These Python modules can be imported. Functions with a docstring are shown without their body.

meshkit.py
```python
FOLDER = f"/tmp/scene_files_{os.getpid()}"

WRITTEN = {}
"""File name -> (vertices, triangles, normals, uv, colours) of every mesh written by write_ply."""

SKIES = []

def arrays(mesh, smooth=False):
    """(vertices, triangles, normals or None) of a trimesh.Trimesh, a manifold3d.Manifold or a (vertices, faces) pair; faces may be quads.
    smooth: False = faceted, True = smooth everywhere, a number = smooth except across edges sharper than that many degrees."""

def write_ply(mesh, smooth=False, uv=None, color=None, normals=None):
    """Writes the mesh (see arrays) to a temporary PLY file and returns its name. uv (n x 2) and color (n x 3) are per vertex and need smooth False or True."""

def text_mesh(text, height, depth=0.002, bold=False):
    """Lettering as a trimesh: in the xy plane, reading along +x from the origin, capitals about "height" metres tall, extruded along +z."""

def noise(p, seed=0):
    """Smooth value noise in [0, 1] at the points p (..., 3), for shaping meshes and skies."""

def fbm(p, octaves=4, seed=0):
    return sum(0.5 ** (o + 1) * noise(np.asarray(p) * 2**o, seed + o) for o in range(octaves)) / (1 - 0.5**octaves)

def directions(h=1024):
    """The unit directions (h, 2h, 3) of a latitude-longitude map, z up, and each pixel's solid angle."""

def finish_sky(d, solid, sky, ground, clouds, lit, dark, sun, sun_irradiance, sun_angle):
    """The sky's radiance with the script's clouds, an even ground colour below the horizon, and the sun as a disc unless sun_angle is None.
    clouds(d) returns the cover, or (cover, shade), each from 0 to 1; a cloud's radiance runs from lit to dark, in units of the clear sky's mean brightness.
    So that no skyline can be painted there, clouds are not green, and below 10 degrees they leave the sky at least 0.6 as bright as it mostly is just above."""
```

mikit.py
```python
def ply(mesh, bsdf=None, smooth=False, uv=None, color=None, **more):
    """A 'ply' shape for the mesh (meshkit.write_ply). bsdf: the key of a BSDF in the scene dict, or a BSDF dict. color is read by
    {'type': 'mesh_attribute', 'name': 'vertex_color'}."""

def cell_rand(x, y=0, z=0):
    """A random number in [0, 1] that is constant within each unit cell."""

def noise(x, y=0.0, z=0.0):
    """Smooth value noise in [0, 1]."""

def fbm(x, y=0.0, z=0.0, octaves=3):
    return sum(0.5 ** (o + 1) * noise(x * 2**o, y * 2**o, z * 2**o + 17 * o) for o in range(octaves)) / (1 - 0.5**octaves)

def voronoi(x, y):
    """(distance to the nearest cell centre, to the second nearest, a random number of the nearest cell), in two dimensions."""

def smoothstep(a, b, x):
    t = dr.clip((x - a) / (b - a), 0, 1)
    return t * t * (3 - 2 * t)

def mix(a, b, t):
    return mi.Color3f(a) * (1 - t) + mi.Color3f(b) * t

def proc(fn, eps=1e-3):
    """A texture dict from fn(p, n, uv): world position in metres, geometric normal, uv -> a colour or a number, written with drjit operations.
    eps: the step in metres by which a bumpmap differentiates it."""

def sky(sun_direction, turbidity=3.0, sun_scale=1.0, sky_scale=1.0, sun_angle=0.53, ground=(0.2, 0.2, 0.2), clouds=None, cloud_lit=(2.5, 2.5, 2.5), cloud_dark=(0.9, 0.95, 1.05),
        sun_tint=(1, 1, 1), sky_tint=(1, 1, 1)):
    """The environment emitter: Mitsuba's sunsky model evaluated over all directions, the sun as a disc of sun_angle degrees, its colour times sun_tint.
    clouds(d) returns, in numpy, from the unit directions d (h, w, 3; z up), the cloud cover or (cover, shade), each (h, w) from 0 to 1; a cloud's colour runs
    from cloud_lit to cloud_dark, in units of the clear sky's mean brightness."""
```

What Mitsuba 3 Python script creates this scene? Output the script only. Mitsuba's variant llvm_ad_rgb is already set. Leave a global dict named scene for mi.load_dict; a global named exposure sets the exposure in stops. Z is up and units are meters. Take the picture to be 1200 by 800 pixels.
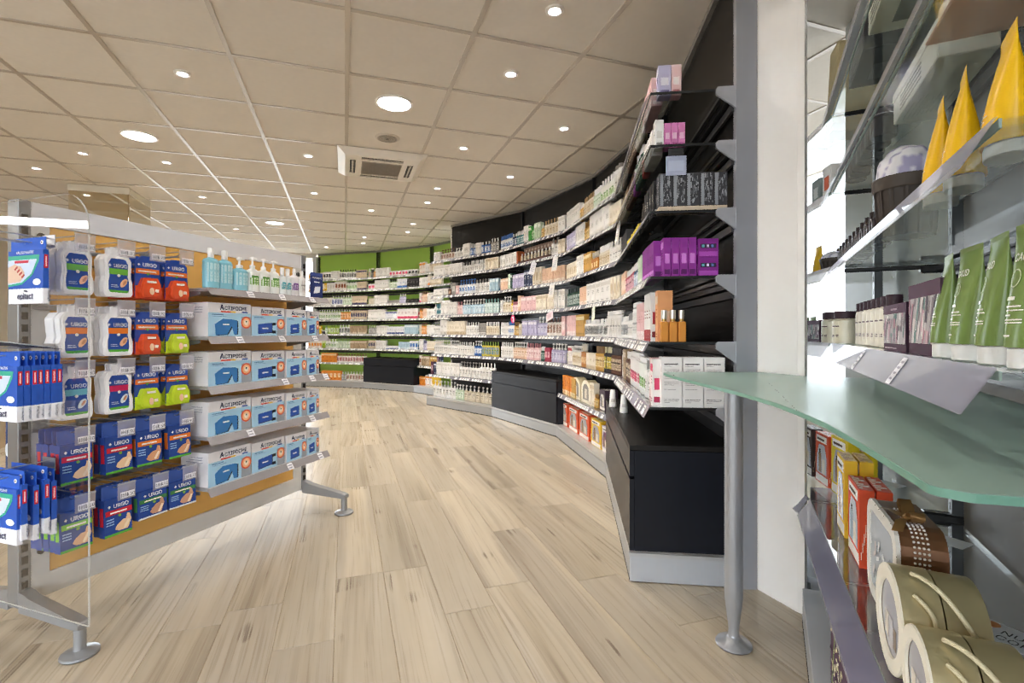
import math, random
import numpy as np
import trimesh
import drjit as dr
import mitsuba as mi
import mikit, meshkit
from shapely.geometry import Polygon, Point, box as sbox
from shapely import affinity
from mikit import proc, noise, fbm, cell_rand, smoothstep, mix

random.seed(7)
rng = np.random.default_rng(7)
T4 = mi.ScalarTransform4f
scene, labels = {}, {}

# ------------------------------------------------------------------ camera, sky, exposure
FOC = 582.0
scene['camera'] = {'type': 'perspective', 'fov': 2 * math.degrees(math.atan(600 / FOC)), 'fov_axis': 'x',
                   'near_clip': 0.02, 'far_clip': 200.0, 'principal_point_offset_y': 11.5 / 800,
                   'to_world': T4().look_at(origin=[0, 0, 1.0], target=[0, 1, 1.0], up=[0, 0, 1])}
exposure = 0.28
SKY = 24.0
scene['sky'] = mikit.sky([-0.5, -0.5, 0.7], turbidity=4.0, sun_scale=0.0, sky_scale=SKY, ground=(0.45, 0.44, 0.42),
                         clouds=lambda d: np.full(d.shape[:2], 0.85), cloud_lit=(1.6, 1.65, 1.75), sky_tint=(1, 1, 1))
SPOT_I = 2.0
PANEL_L = 18.0
LAMP_COL = (1.0, 0.93, 0.84)
CEIL = 2.485

# ------------------------------------------------------------------ helpers
def lin(c):
    if isinstance(c, str):
        c = [int(c[i:i + 2], 16) / 255 for i in (0, 2, 4)]
    c = np.asarray(c, float)
    return np.where(c <= 0.04045, c / 12.92, ((c + 0.055) / 1.055) ** 2.4)


def R3(rx=0, ry=0, rz=0, t=(0, 0, 0)):
    m = trimesh.transformations.euler_matrix(math.radians(rx), math.radians(ry), math.radians(rz), 'sxyz')
    m[:3, 3] = t
    return m


_TXT = {}


def flat_text(s, bold=False):
    k = (s, bold)
    if k not in _TXT:
        m = meshkit.text_mesh(s, 1.0, 0.02, bold)
        keep = m.face_normals[:, 2] > 0.5
        m = trimesh.Trimesh(m.vertices, m.faces[keep], process=False)
        m.remove_unreferenced_vertices()
        m.vertices[:, 2] = 0
        _TXT[k] = (m.vertices.copy(), m.faces.copy())
    return _TXT[k]


class MB:
    """a mesh being collected: vertices, triangles and one colour per vertex"""
    def __init__(self):
        self.v, self.f, self.c, self.n, self._ply = [], [], [], 0, None

    def raw(self, v, f, col='ffffff', M=None):
        v = np.asarray(v, float)
        f = np.asarray(f, int)
        if f.shape[1] == 4:
            f = np.vstack([f[:, [0, 1, 2]], f[:, [0, 2, 3]]])
        if M is not None:
            v = v @ M[:3, :3].T + M[:3, 3]
        self.v.append(v); self.f.append(f + self.n); self.n += len(v)
        col = np.asarray(col, float) if isinstance(col, np.ndarray) else np.tile(lin(col), (len(v), 1))
        self.c.append(col)
        return self

    def mesh(self, m, col='ffffff', M=None, flat=True):
        if flat:
            v = m.vertices[m.faces].reshape(-1, 3)
            return self.raw(v, np.arange(len(v)).reshape(-1, 3), col, M)
        return self.raw(m.vertices, m.faces, col, M)

    def box(self, x0, x1, y0, y1, z0, z1, col='ffffff', M=None):
        q = [[(x0, y0, z0), (x1, y0, z0), (x1, y0, z1), (x0, y0, z1)], [(x1, y1, z0), (x0, y1, z0), (x0, y1, z1), (x1, y1, z1)],
             [(x0, y1, z0), (x0, y0, z0), (x0, y0, z1), (x0, y1, z1)], [(x1, y0, z0), (x1, y1, z0), (x1, y1, z1), (x1, y0, z1)],
             [(x0, y0, z1), (x1, y0, z1), (x1, y1, z1), (x0, y1, z1)], [(x0, y1, z0), (x1, y1, z0), (x1, y0, z0), (x0, y0, z0)]]
        return self.raw(np.array(q).reshape(-1, 3), np.arange(24).reshape(6, 4), col, M)

    def bbox(self, x0, x1, y0, y1, z0, z1, b=0.004, col='ffffff', M=None):
        """box with chamfered edges"""
        pts = []
        for x in (0, 1):
            for y in (0, 1):
                for z in (0, 1):
                    c = np.array([(x0, x1)[x], (y0, y1)[y], (z0, z1)[z]], float)
                    s = np.array([1 - 2 * x, 1 - 2 * y, 1 - 2 * z]) * b
                    for k in range(3):
                        o = s.copy(); o[k] = 0
                        pts.append(c + o)
        return self.mesh(trimesh.convex.convex_hull(np.array(pts)), col, M)

    def lathe(self, prof, n=14, col='ffffff', sx=1.0, sy=1.0, M=None, sharp=50):
        """prof: (r, z) or (r, z, colour) from bottom to top; sharp corners get their own vertices"""
        prof = [tuple(p) for p in prof]
        a = np.arange(n) * 2 * math.pi / n
        ca, sa = np.cos(a) * sx, np.sin(a) * sy
        bands, cur = [], [prof[0]]
        for i in range(1, len(prof)):
            cur.append(prof[i])
            if i < len(prof) - 1:
                d0 = np.subtract(prof[i][:2], prof[i - 1][:2]); d1 = np.subtract(prof[i + 1][:2], prof[i][:2])
                ang = math.degrees(abs((math.atan2(d1[1], d1[0]) - math.atan2(d0[1], d0[0]) + math.pi) % (2 * math.pi) - math.pi))
                ch = len(prof[i + 1]) > 2 and prof[i + 1][2] != (prof[i][2] if len(prof[i]) > 2 else None)
                if ang > sharp or ch:
                    bands.append(cur); cur = [prof[i]]
        bands.append(cur)
        for b in bands:
            cc = b[-1][2] if len(b[-1]) > 2 else col
            v = np.vstack([np.stack([p[0] * ca, p[0] * sa, np.full(n, p[1])], 1) for p in b])
            f = []
            for k in range(len(b) - 1):
                i = np.arange(n); j = (i + 1) % n
                f.append(np.stack([k * n + i, k * n + j, (k + 1) * n + j, (k + 1) * n + i], 1))
            self.raw(v, np.vstack(f), cc, M)
        return self

    def prism(self, poly, d, col='ffffff', M=None):
        """shapely polygon (or points) in xy, extruded 0..d along z"""
        if not hasattr(poly, 'geom_type'):
            poly = Polygon(poly)
        return self.mesh(trimesh.creation.extrude_polygon(poly, d, engine='earcut'), col, M)

    def front(self, poly, y, col, M=None, t=0.0006):
        """flat print: polygon in (x, z) raised by t in front of the plane y"""
        if not hasattr(poly, 'geom_type'):
            poly = Polygon(poly)
        m = trimesh.creation.extrude_polygon(poly, t, engine='earcut')
        keep = m.face_normals[:, 2] > -0.5
        m = trimesh.Trimesh(m.vertices, m.faces[keep], process=False)
        A = np.array([[1, 0, 0, 0], [0, 0, -1, y], [0, 1, 0, 0], [0, 0, 0, 1.0]])
        return self.mesh(m, col, A if M is None else M @ A)

    def text(self, s, x, z, h, y, col, bold=False, centre=True, M=None, sx=1.0, t=0.0008, maxw=None, vert=False):
        """lettering on a front face (plane y, reading along +x)"""
        v, f = flat_text(s, bold)
        w = v[:, 0].max()
        k = h if maxw is None or w * h * sx <= maxw else maxw / (w * sx)
        vv = np.stack([v[:, 0] * k * sx - (w * k * sx / 2 if centre else 0), np.zeros(len(v)), v[:, 1] * k], 1)
        if vert:
            vv = vv[:, [2, 1, 0]] * [-1, 1, 1]
        vv += [x, y - t, z]
        return self.raw(vv, f, col, M)

    def tube(self, pts, r, n=8, col='ffffff', M=None):
        pts = np.asarray(pts, float)
        rr = np.broadcast_to(r, len(pts))
        tan = np.gradient(pts, axis=0)
        tan /= np.linalg.norm(tan, axis=1, keepdims=True) + 1e-12
        up = np.array([0, 0, 1.0]) if abs(tan[0][2]) < 0.9 else np.array([1.0, 0, 0])
        rings, a = [], np.arange(n) * 2 * math.pi / n
        for p, t, q in zip(pts, tan, rr):
            s = np.cross(t, up); s /= np.linalg.norm(s) + 1e-12
            u = np.cross(s, t); up = u
            rings.append(p + q * (np.cos(a)[:, None] * s + np.sin(a)[:, None] * u))
        v = np.vstack(rings + [pts[:1], pts[-1:]])
        i = np.arange(n); j = (i + 1) % n; f = []
        for k in range(len(pts) - 1):
            a0, b0 = k * n, (k + 1) * n
            f += [np.stack([a0 + i, b0 + j, a0 + j], 1), np.stack([a0 + i, b0 + i, b0 + j], 1)]
        e = len(pts) * n
        f += [np.stack([i, j, np.full(n, e)], 1), np.stack([e - n + j, e - n + i, np.full(n, e + 1)], 1)]
        return self.raw(v, np.vstack(f), col, M)

    def join(self, o, M=None):
        for v, f, c in zip(o.v, o.f, o.c):
            pass
        v = np.vstack(o.v); f = np.vstack(o.f); c = np.vstack(o.c)
        return self.raw(v, f, c, M)

    def ply(self, uv=None):
        if self._ply is None:
            v, f, c = np.vstack(self.v), np.vstack(self.f), np.vstack(self.c)
            self._ply = mikit.ply((v, f), None, True, color=c) if uv is None else mikit.ply((v, f), None, True, uv=uv)
        return self._ply


def frame(origin, ex, ez=(0, 0, 1)):
    """local x along ex, z up, y = z cross x"""
    ex = np.array([ex[0], ex[1], 0.0]) / math.hypot(ex[0], ex[1])
    m = np.eye(4)
    m[:3, 0] = ex; m[:3, 2] = ez; m[:3, 1] = np.cross(ez, ex); m[:3, 3] = origin
    return m


_used = {}


def numbered(name, parent=None):
    base = f'{parent}__{name}' if parent else name
    n = _used.get(base, 0)
    _used[base] = n + 1
    return base if n == 0 else f'{base}_{n:03d}'


def thing(name, label, cat, group=None):
    k = numbered(name)
    labels[k] = {'label': label, 'category': cat}
    if group:
        labels[k]['group'] = group
    return k


def put(key, mb, bsdf='vc', M=None):
    d = dict(mb.ply())
    if M is not None:
        d['to_world'] = T4(np.asarray(M).tolist())
    d['bsdf'] = {'type': 'ref', 'id': bsdf}
    scene[key] = d
    return key


def obj(name, label, cat, mb, bsdf='vc', M=None, group=None):
    return put(thing(name, label, cat, group), mb, bsdf, M)


def part(parent, name, mb, bsdf='vc', M=None, label=None, kind=None):
    k = put(numbered(name, parent), mb, bsdf, M)
    if label or kind:
        labels[k] = {}
        if label: labels[k]['label'] = label
        if kind: labels[k]['kind'] = kind
    return k


def struct(name, mb=None, bsdf='vc', label=None):
    k = numbered(name)
    labels[k] = {'kind': 'structure'}
    if label:
        labels[k]['label'] = label
    if mb is not None:
        put(k, mb, bsdf)
    return k


# ------------------------------------------------------------------ materials
VC = {'type': 'mesh_attribute', 'name': 'vertex_color'}


def mat(name, **k):
    scene[name] = {'type': 'twosided', 'bsdf': {'type': 'principled', **k}}


def rgb(c):
    return {'type': 'rgb', 'value': [float(x) for x in lin(c)]}


mat('vc', base_color=VC, roughness=0.5, specular=0.35)
mat('vc_gloss', base_color=VC, roughness=0.22, specular=0.5)
mat('vc_metal', base_color=VC, roughness=0.32, metallic=0.9)
mat('vc_satin', base_color=VC, roughness=0.3, metallic=0.45)
mat('black_panel', base_color=rgb('131212'), roughness=0.4, specular=0.3)
mat('black_drawer', base_color=rgb('171a22'), roughness=0.3, specular=0.25)
mat('chrome', base_color=rgb('c8c8c8'), roughness=0.15, metallic=1.0)
mat('mirror', base_color=rgb('cfc4ac'), roughness=0.03, metallic=1.0)
scene['glass'] = {'type': 'thindielectric', 'int_ior': 1.5, 'specular_transmittance': {'type': 'rgb', 'value': [0.93, 0.96, 0.95]}}
scene['smoked_glass'] = {'type': 'thindielectric', 'int_ior': 1.5, 'specular_transmittance': {'type': 'rgb', 'value': [0.72, 0.74, 0.74]}}
scene['clear_plastic'] = {'type': 'thindielectric', 'int_ior': 1.45, 'specular_transmittance': {'type': 'rgb', 'value': [0.95, 0.95, 0.95]}}
scene['strip_plastic'] = {'type': 'blendbsdf', 'weight': 0.42, 'a': {'type': 'thindielectric', 'int_ior': 1.4},
                          'b': {'type': 'twosided', 'bsdf': {'type': 'principled', 'base_color': VC, 'roughness': 0.25, 'specular': 0.5}}}
scene['frosted_glass'] = {'type': 'twosided', 'bsdf': {'type': 'principled', 'base_color': VC, 'roughness': 0.28, 'specular': 0.55}}


def f_wood(p, n, uv):
    u, v = uv.x, uv.y
    pid = dr.floor(u / 10 + 0.5)
    tone = cell_rand(pid, 3.0)
    wv = 0.06 * noise(u * 3, v * 1.1, tone * 20)
    g = fbm((u + wv) * 34, v * 1.4, tone * 50, 4)
    g2 = fbm((u + wv) * 170, v * 3.2, tone * 9, 3)
    streak = smoothstep(0.50, 0.85, fbm((u + wv) * 20, v * 0.8, tone * 31 + 4, 4))
    knot = smoothstep(0.80, 0.9, noise(u * 14, v * 6, tone * 77))
    c = mix(mi.Color3f(*lin('c6b69c').tolist()), mi.Color3f(*lin('d6cab6').tolist()), g)
    c = mix(c, mi.Color3f(*lin('a9a096').tolist()), 0.40 * tone * smoothstep(0.3, 0.7, noise(u * 9, v * 0.8, 5)))
    c = mix(c, mi.Color3f(*lin('8d7a62').tolist()), 0.50 * streak)
    c = mix(c, mi.Color3f(*lin('836d55').tolist()), 0.28 * smoothstep(0.5, 0.8, g2))
    c = mix(c, mi.Color3f(*lin('5f4a36').tolist()), 0.55 * knot * smoothstep(0.4, 0.7, g2))
    c = c * (0.84 + 0.26 * noise(u * 7, v * 0.6, tone * 13))
    return c * (0.69 + 0.13 * tone)


scene['wood'] = {'type': 'twosided', 'bsdf': {'type': 'principled', 'base_color': proc(f_wood), 'roughness': 0.29, 'specular': 0.5}}


def f_tile(p, n, uv):
    s = 0.96 + 0.05 * fbm(p.x * 60, p.y * 60, 0.0, 3)
    return mi.Color3f(*lin('dbd4c9').tolist()) * s


scene['ceiling_tile'] = {'type': 'twosided', 'bsdf': {'type': 'principled', 'base_color': proc(f_tile), 'roughness': 0.8, 'specular': 0.2}}
mat('white_bar', base_color=rgb('bdb4a8'), roughness=0.2, specular=0.7, metallic=0.25)
scene['ribbed'] = {'type': 'twosided', 'bsdf': {'type': 'bumpmap', 'scale': 1.0,
                   'tex': proc(lambda p, n, uv: 0.0009 * dr.sin((p.x * 0.93 + p.y * 1.07) * 2 * math.pi / 0.009), eps=0.0007),
                   'bsdf': {'type': 'principled', 'base_color': rgb('b9bdc4'), 'roughness': 0.35, 'metallic': 0.3}}}

# ------------------------------------------------------------------ plan of the shop
def v2(*a): return np.array(a, float)


E1, E2, O2 = v2(0.9476, 0.3193), v2(-0.3193, 0.9476), v2(-2.0869, 2.4783)   # ceiling grid and floor planks


def uv2xy(u, v): return O2 + u * E1 + v * E2


def ceil_px(px, py, z=CEIL):
    Y = FOC * (z - 1) / (388.5 - py)
    return v2((px - 600) / FOC * Y, Y)


# curved black wall, far to near: wall line and front line of the shelf bases
WB = [v2(-0.84, 6.95), v2(0.135, 6.06), v2(0.785, 4.73), v2(1.045, 3.36), v2(0.885, 1.945)]
FB = [v2(-1.17, 6.80), v2(-0.241, 5.849), v2(0.421, 4.713), v2(0.6415, 3.394), v2(0.4735, 1.997)]
WG = [v2(-3.71, 9.55), v2(-2.45, 9.14), v2(-1.36, 8.51), v2(-0.43, 7.56)]


def offset_line(P, d):
    out = []
    for i in range(len(P)):
        ns = []
        for a, b in ((i - 1, i), (i, i + 1)):
            if a >= 0 and b < len(P):
                t = (P[b] - P[a]) / np.linalg.norm(P[b] - P[a])
                ns.append(v2(t[1], -t[0]))
        m = sum(ns) / len(ns); m = m / np.linalg.norm(m)
        out.append(P[i] + m * d / max(0.5, float(m @ ns[0])))
    return out


FG = offset_line(WG, 0.42)
SB = [w + (f - w) * 0.80 for w, f in zip(WB, FB)]     # shelf fronts
SG = offset_line(WG, 0.33)


def wallprism(mb, a, b, th, z0, z1, col='ffffff', side=1):
    """a vertical slab from a to b, thickness th away from the room"""
    t = (b - a) / np.linalg.norm(b - a)
    n = v2(-t[1], t[0]) * side
    return mb.prism([a, b, b + n * th, a + n * th], z1 - z0, col, R3(t=(0, 0, z0)))


# ---- floor
sl = MB(); c = [uv2xy(-5.2, -5.5), uv2xy(5.2, -5.5), uv2xy(5.2, 8.2), uv2xy(-5.2, 8.2)]
sl.prism(c, 0.1, '9a8466', R3(t=(0, 0, -0.1022)))
FLOOR = struct('floor', sl, 'vc')
PW, PL = 0.184, 1.22


def plank(u0, u1, v0, v1, i):
    g = 0.0003
    m = MB(); k = 0.0012
    def P(u, v, z): return (*uv2xy(u, v), z)
    u0 += g; u1 -= g; v0 += g; v1 -= g
    top = [P(u0 + k, v0 + k, 0), P(u1 - k, v0 + k, 0), P(u1 - k, v1 - k, 0), P(u0 + k, v1 - k, 0)]
    bot = [P(u0, v0, -0.0022), P(u1, v0, -0.0022), P(u1, v1, -0.0022), P(u0, v1, -0.0022)]
    V, F, UV = [], [], []
    off = v2(10.0 * (1 + i % 97), rng.random() * 20)
    lo = [(u0, v0), (u1, v0), (u1, v1), (u0, v1)]
    def q(pts, uvs):
        b = len(V); V.extend(pts); UV.extend([(a - u0 - PW / 2 + off[0], c_ - v0 + off[1]) for a, c_ in uvs]); F.extend([[b, b + 1, b + 2], [b, b + 2, b + 3]])
    q(top, lo)
    for s in range(4):
        e = (s + 1) % 4
        q([bot[s], bot[e], top[e], top[s]], [lo[s], lo[e], lo[e], lo[s]])
    d = mikit.ply((np.array(V), np.array(F)), 'wood', True, uv=np.array(UV))
    scene[numbered('plank', FLOOR)] = d


ip = 0
for iu in range(-9, 20):
    u0 = iu * PW + 0.05
    off = rng.random() * PL
    for iv in range(-4, 8):
        v0 = iv * PL + off - 0.3
        if v0 > 7.0 or v0 + PL < -3.0: continue
        cxy = uv2xy(u0 + PW / 2, v0 + PL / 2)
        if cxy[0] > 1.75: continue
        if cxy[1] < -0.7 or abs(cxy[0]) > 1.25 * cxy[1] + 1.4: continue
        plank(u0, u0 + PW, v0, min(v0 + PL, 7.2), ip); ip += 1

# ---- ceiling: a slab above, lay-in tiles, T bars
cs = MB(); cs.prism(c, 0.06, 'e8e2d8', R3(t=(0, 0, CEIL + 0.035)))
CE = struct('ceiling', cs, 'vc')
tiles = []
for a in range(-9, 9):
    for b in range(-10, 14):
        ctr = uv2xy((a + .5) * .6, (b + .5) * .6)
        tiles.append((0 if (ctr[1] > 0.9 and abs(ctr[0]) < 1.06 * ctr[1] + .5) else 1, np.linalg.norm(ctr), a, b))
tiles.sort()
rest = MB()
AC = (2, 2)
for k, (_, _, a, b) in enumerate(tiles):
    if (a, b) == AC: continue
    P = [uv2xy(a * .6 + .001, b * .6 + .001), uv2xy(a * .6 + .599, b * .6 + .001), uv2xy(a * .6 + .599, b * .6 + .599), uv2xy(a * .6 + .001, b * .6 + .599)]
    m = rest if k >= 285 else MB()
    m.prism(P, 0.015, 'e0d8cc', R3(t=(0, 0, CEIL + 0.006)))
    if k < 285: part(CE, 'tile', m, 'ceiling_tile')
part(CE, 'tile_field', rest, 'ceiling_tile', kind='stuff')
for a in range(-9, 10):
    m = MB(); p, q = uv2xy(a * .6, -6), uv2xy(a * .6, 8.4); w = E1 * 0.012
    m.prism([p - w, p + w, q + w, q - w], 0.02, 'ffffff', R3(t=(0, 0, CEIL)))
    part(CE, 'grid_bar', m, 'white_bar')
for b in range(-10, 15):
    m = MB(); p, q = uv2xy(-5.4, b * .6), uv2xy(5.4, b * .6); w = E2 * 0.0115
    m.prism([p - w, p + w, q + w, q - w], 0.02, 'ffffff', R3(t=(0, 0, CEIL + 0.0005)))
    part(CE, 'grid_bar', m, 'white_bar')

# ---- outer shell: window wall at the far left end, side walls
def window_wall(name, a, b, z0, z1, nb, n_in):
    """glazed shop front from a to b with nb bays; n_in points into the room"""
    w = struct(name)
    t = (b - a) / np.linalg.norm(b - a)
    m = MB(); wallprism(m, a, b, 0.12, 0, z0, 'd8d5ce'); part(w, 'sill_wall', m)
    m = MB(); wallprism(m, a, b, 0.12, z1, CEIL + 0.03, 'e4e0d8'); part(w, 'lintel', m)
    L = np.linalg.norm(b - a); n = v2(-t[1], t[0])
    for i in range(nb + 1):
        p = a + t * L * i / nb
        m = MB(); m.prism([p - t * .03, p + t * .03, p + t * .03 + n * .1, p - t * .03 + n * .1], z1 - z0, 'c9cbcc', R3(t=(0, 0, z0)))
        part(w, 'mullion', m, 'vc_satin')
    for i in range(nb):
        p, q = a + t * (L * i / nb + .03) + n * .05, a + t * (L * (i + 1) / nb - .03) + n * .05
        m = MB(); m.raw([(*p, z0), (*q, z0), (*q, z1), (*p, z1)], [[0, 1, 2, 3]])
        part(w, 'pane', m, 'glass')


U0, U1, V0, V1 = -4.6, 4.9, -5.0, 7.28
window_wall('window_1', uv2xy(-2.9, V1), uv2xy(0.66, V1), 0.08, 2.42, 3, None)
m = MB(); wallprism(m, uv2xy(U0, V1), uv2xy(-2.9, V1), 0.12, 0, CEIL + .03, 'd6cbb8'); struct('wall_back', m)
window_wall('window_2', uv2xy(U0, V0), uv2xy(U0, -1.8), 0.2, 2.38, 3, None)
m = MB(); wallprism(m, uv2xy(U0, -1.8), uv2xy(U0, V1), 0.12, 0, CEIL + .03, 'd6cbb8'); struct('wall_left', m)
m = MB(); wallprism(m, uv2xy(0.70, V1), uv2xy(U1, V1), 0.1, 0, CEIL + .03, 'd9d4c8'); struct('wall_far', m)
window_wall('window_4', uv2xy(U1, V1), uv2xy(U1, V0), 0.3, 2.38, 8, None)
window_wall('window_3', uv2xy(U1, V0), uv2xy(U0, V0), 0.2, 2.38, 6, None)

# ---- curved black display wall and green display wall
WBK = struct('wall_curved')
for i in range(4):
    m = MB(); wallprism(m, WB[i], WB[i + 1], 0.05, 0.0, CEIL); part(WBK, 'panel', m, 'black_panel')
for i in range(1, 4):
    p = WB[i]; q = p + (FB[i] - p) / np.linalg.norm(FB[i] - p) * 0.022
    t = v2(-(q - p)[1], (q - p)[0]); t /= np.linalg.norm(t)
    m = MB(); m.prism([p - t * .018, p + t * .018, q + t * .018, q - t * .018], CEIL - .1, '15161a', R3(t=(0, 0, .08)))
    for z in np.arange(0.2, 2.3, 0.05):
        m.prism([q - t * .004 + (q - p) * .02, q + t * .004 + (q - p) * .02, q + t * .004 + (q - p) * .06, q - t * .004 + (q - p) * .06], 0.02, '050505', R3(t=(0, 0, z)))
    part(WBK, 'upright', m)
m = MB(); a, b = WB[0], WB[0] + (WB[0] - WB[1]) / np.linalg.norm(WB[0] - WB[1]) * .03
wallprism(m, b, a, 0.12, 0, CEIL, 'd9d6cf'); part(WBK, 'end_post', m)
TR = struct('trim_1')
for i in range(4):
    m = MB(); wallprism(m, WB[i], WB[i + 1], 0.022, CEIL - 0.026, CEIL + 0.002, '9a9894', side=-1); part(TR, 'strip', m, 'vc_satin')
WGR = struct('wall_green')
for i in range(3):
    m = MB(); wallprism(m, WG[i], WG[i + 1], 0.05, 0.0, CEIL, 'a3c857'); part(WGR, 'panel', m, 'vc')
for i in (1, 2):
    p = WG[i]
    t = (WG[i + 1] - WG[i - 1]); t /= np.linalg.norm(t); n = v2(t[1], -t[0])
    m = MB()
    for s in (-.035, .012):
        m.prism([p + t * s, p + t * (s + .022), p + t * (s + .022) + n * .03, p + t * s + n * .03], CEIL - .1, '3d4a22', R3(t=(0, 0, .08)))
    part(WGR, 'upright', m)
p = WG[0]; t = (WG[1] - p) / np.linalg.norm(WG[1] - p); n = v2(t[1], -t[0])
m = MB(); m.prism([p - t * .09, p, p + n * .07, p - t * .09 + n * .07], CEIL - .06, 'b9bcbd', R3()); part(WGR, 'end_post', m, 'vc_satin')
m = MB(); m.prism([p, p + t * .03, p + t * .03 + n * .02, p + n * .02], CEIL - .06, '2e3022'); part(WGR, 'end_post', m)
TR2 = struct('trim_2')
for i in range(3):
    m = MB(); wallprism(m, WG[i], WG[i + 1], 0.03, CEIL - 0.03, CEIL + 0.002, '8b8d88', side=-1); part(TR2, 'strip', m, 'vc_satin')

# pillar between the two shelf rooms, grey post at the end of the black wall
m = MB(); m.prism([(.872, 1.93), (.950, 1.925), (.952, 2.03), (.90, 2.03), (.90, 1.96), (.872, 1.955)], CEIL, 'a9adb6'); PIL = struct('wall_end_post', m, 'vc_satin')
m = MB(); m.prism([(.953, 1.93), (1.018, 1.770), (1.032, 1.752), (1.055, 1.775), (1.055, 2.06), (.953, 2.06)], CEIL, 'efedea'); struct('wall_pillar', m, 'vc')
# ------------------------------------------------------------------ ceiling lamps, speaker, air conditioner
def ceiling_lamp(px, py, big=False, label=None, xy=None, group=None):
    x, y = ceil_px(px, py) if xy is None else xy
    r = 0.105 if big else 0.027
    k = thing('round_ceiling_light' if big else 'downlight', label, 'ceiling light', group)
    tr = MB(); tr.lathe([(r + .001, -.001), (r + .004, -.006), (r + .016, -.004), (r + .018, 0.004)], 28, 'e9e6e0')
    part(k, 'trim_ring', tr, 'vc_gloss', R3(t=(x, y, CEIL + .004)))
    d = MB(); a = np.arange(24) * 2 * math.pi / 24
    d.raw(np.vstack([np.stack([np.cos(a) * r, np.sin(a) * r, 0 * a], 1), [[0, 0, 0]]]), np.stack([(np.arange(24) + 1) % 24, np.arange(24), np.full(24, 24)], 1))
    kk = numbered('diffuser' if big else 'bulb', k)
    s = dict(d.ply()); s['to_world'] = T4(R3(t=(x, y, CEIL + .001)).tolist()); s['bsdf'] = {'type': 'ref', 'id': 'vc'}
    L = PANEL_L if big else 60.0
    s['emitter'] = {'type': 'area', 'radiance': {'type': 'rgb', 'value': [L * q for q in LAMP_COL]}}
    scene[kk] = s
    if not big:
        scene[f'beam_{len(scene)}'] = {'type': 'spot', 'to_world': T4().look_at(origin=[float(x), float(y), CEIL - .004], target=[float(x), float(y), 0.0], up=[0, 1, 0]),
                                       'intensity': {'type': 'rgb', 'value': [SPOT_I * q for q in LAMP_COL]}, 'cutoff_angle': 66.0, 'beam_width': 24.0}


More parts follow.
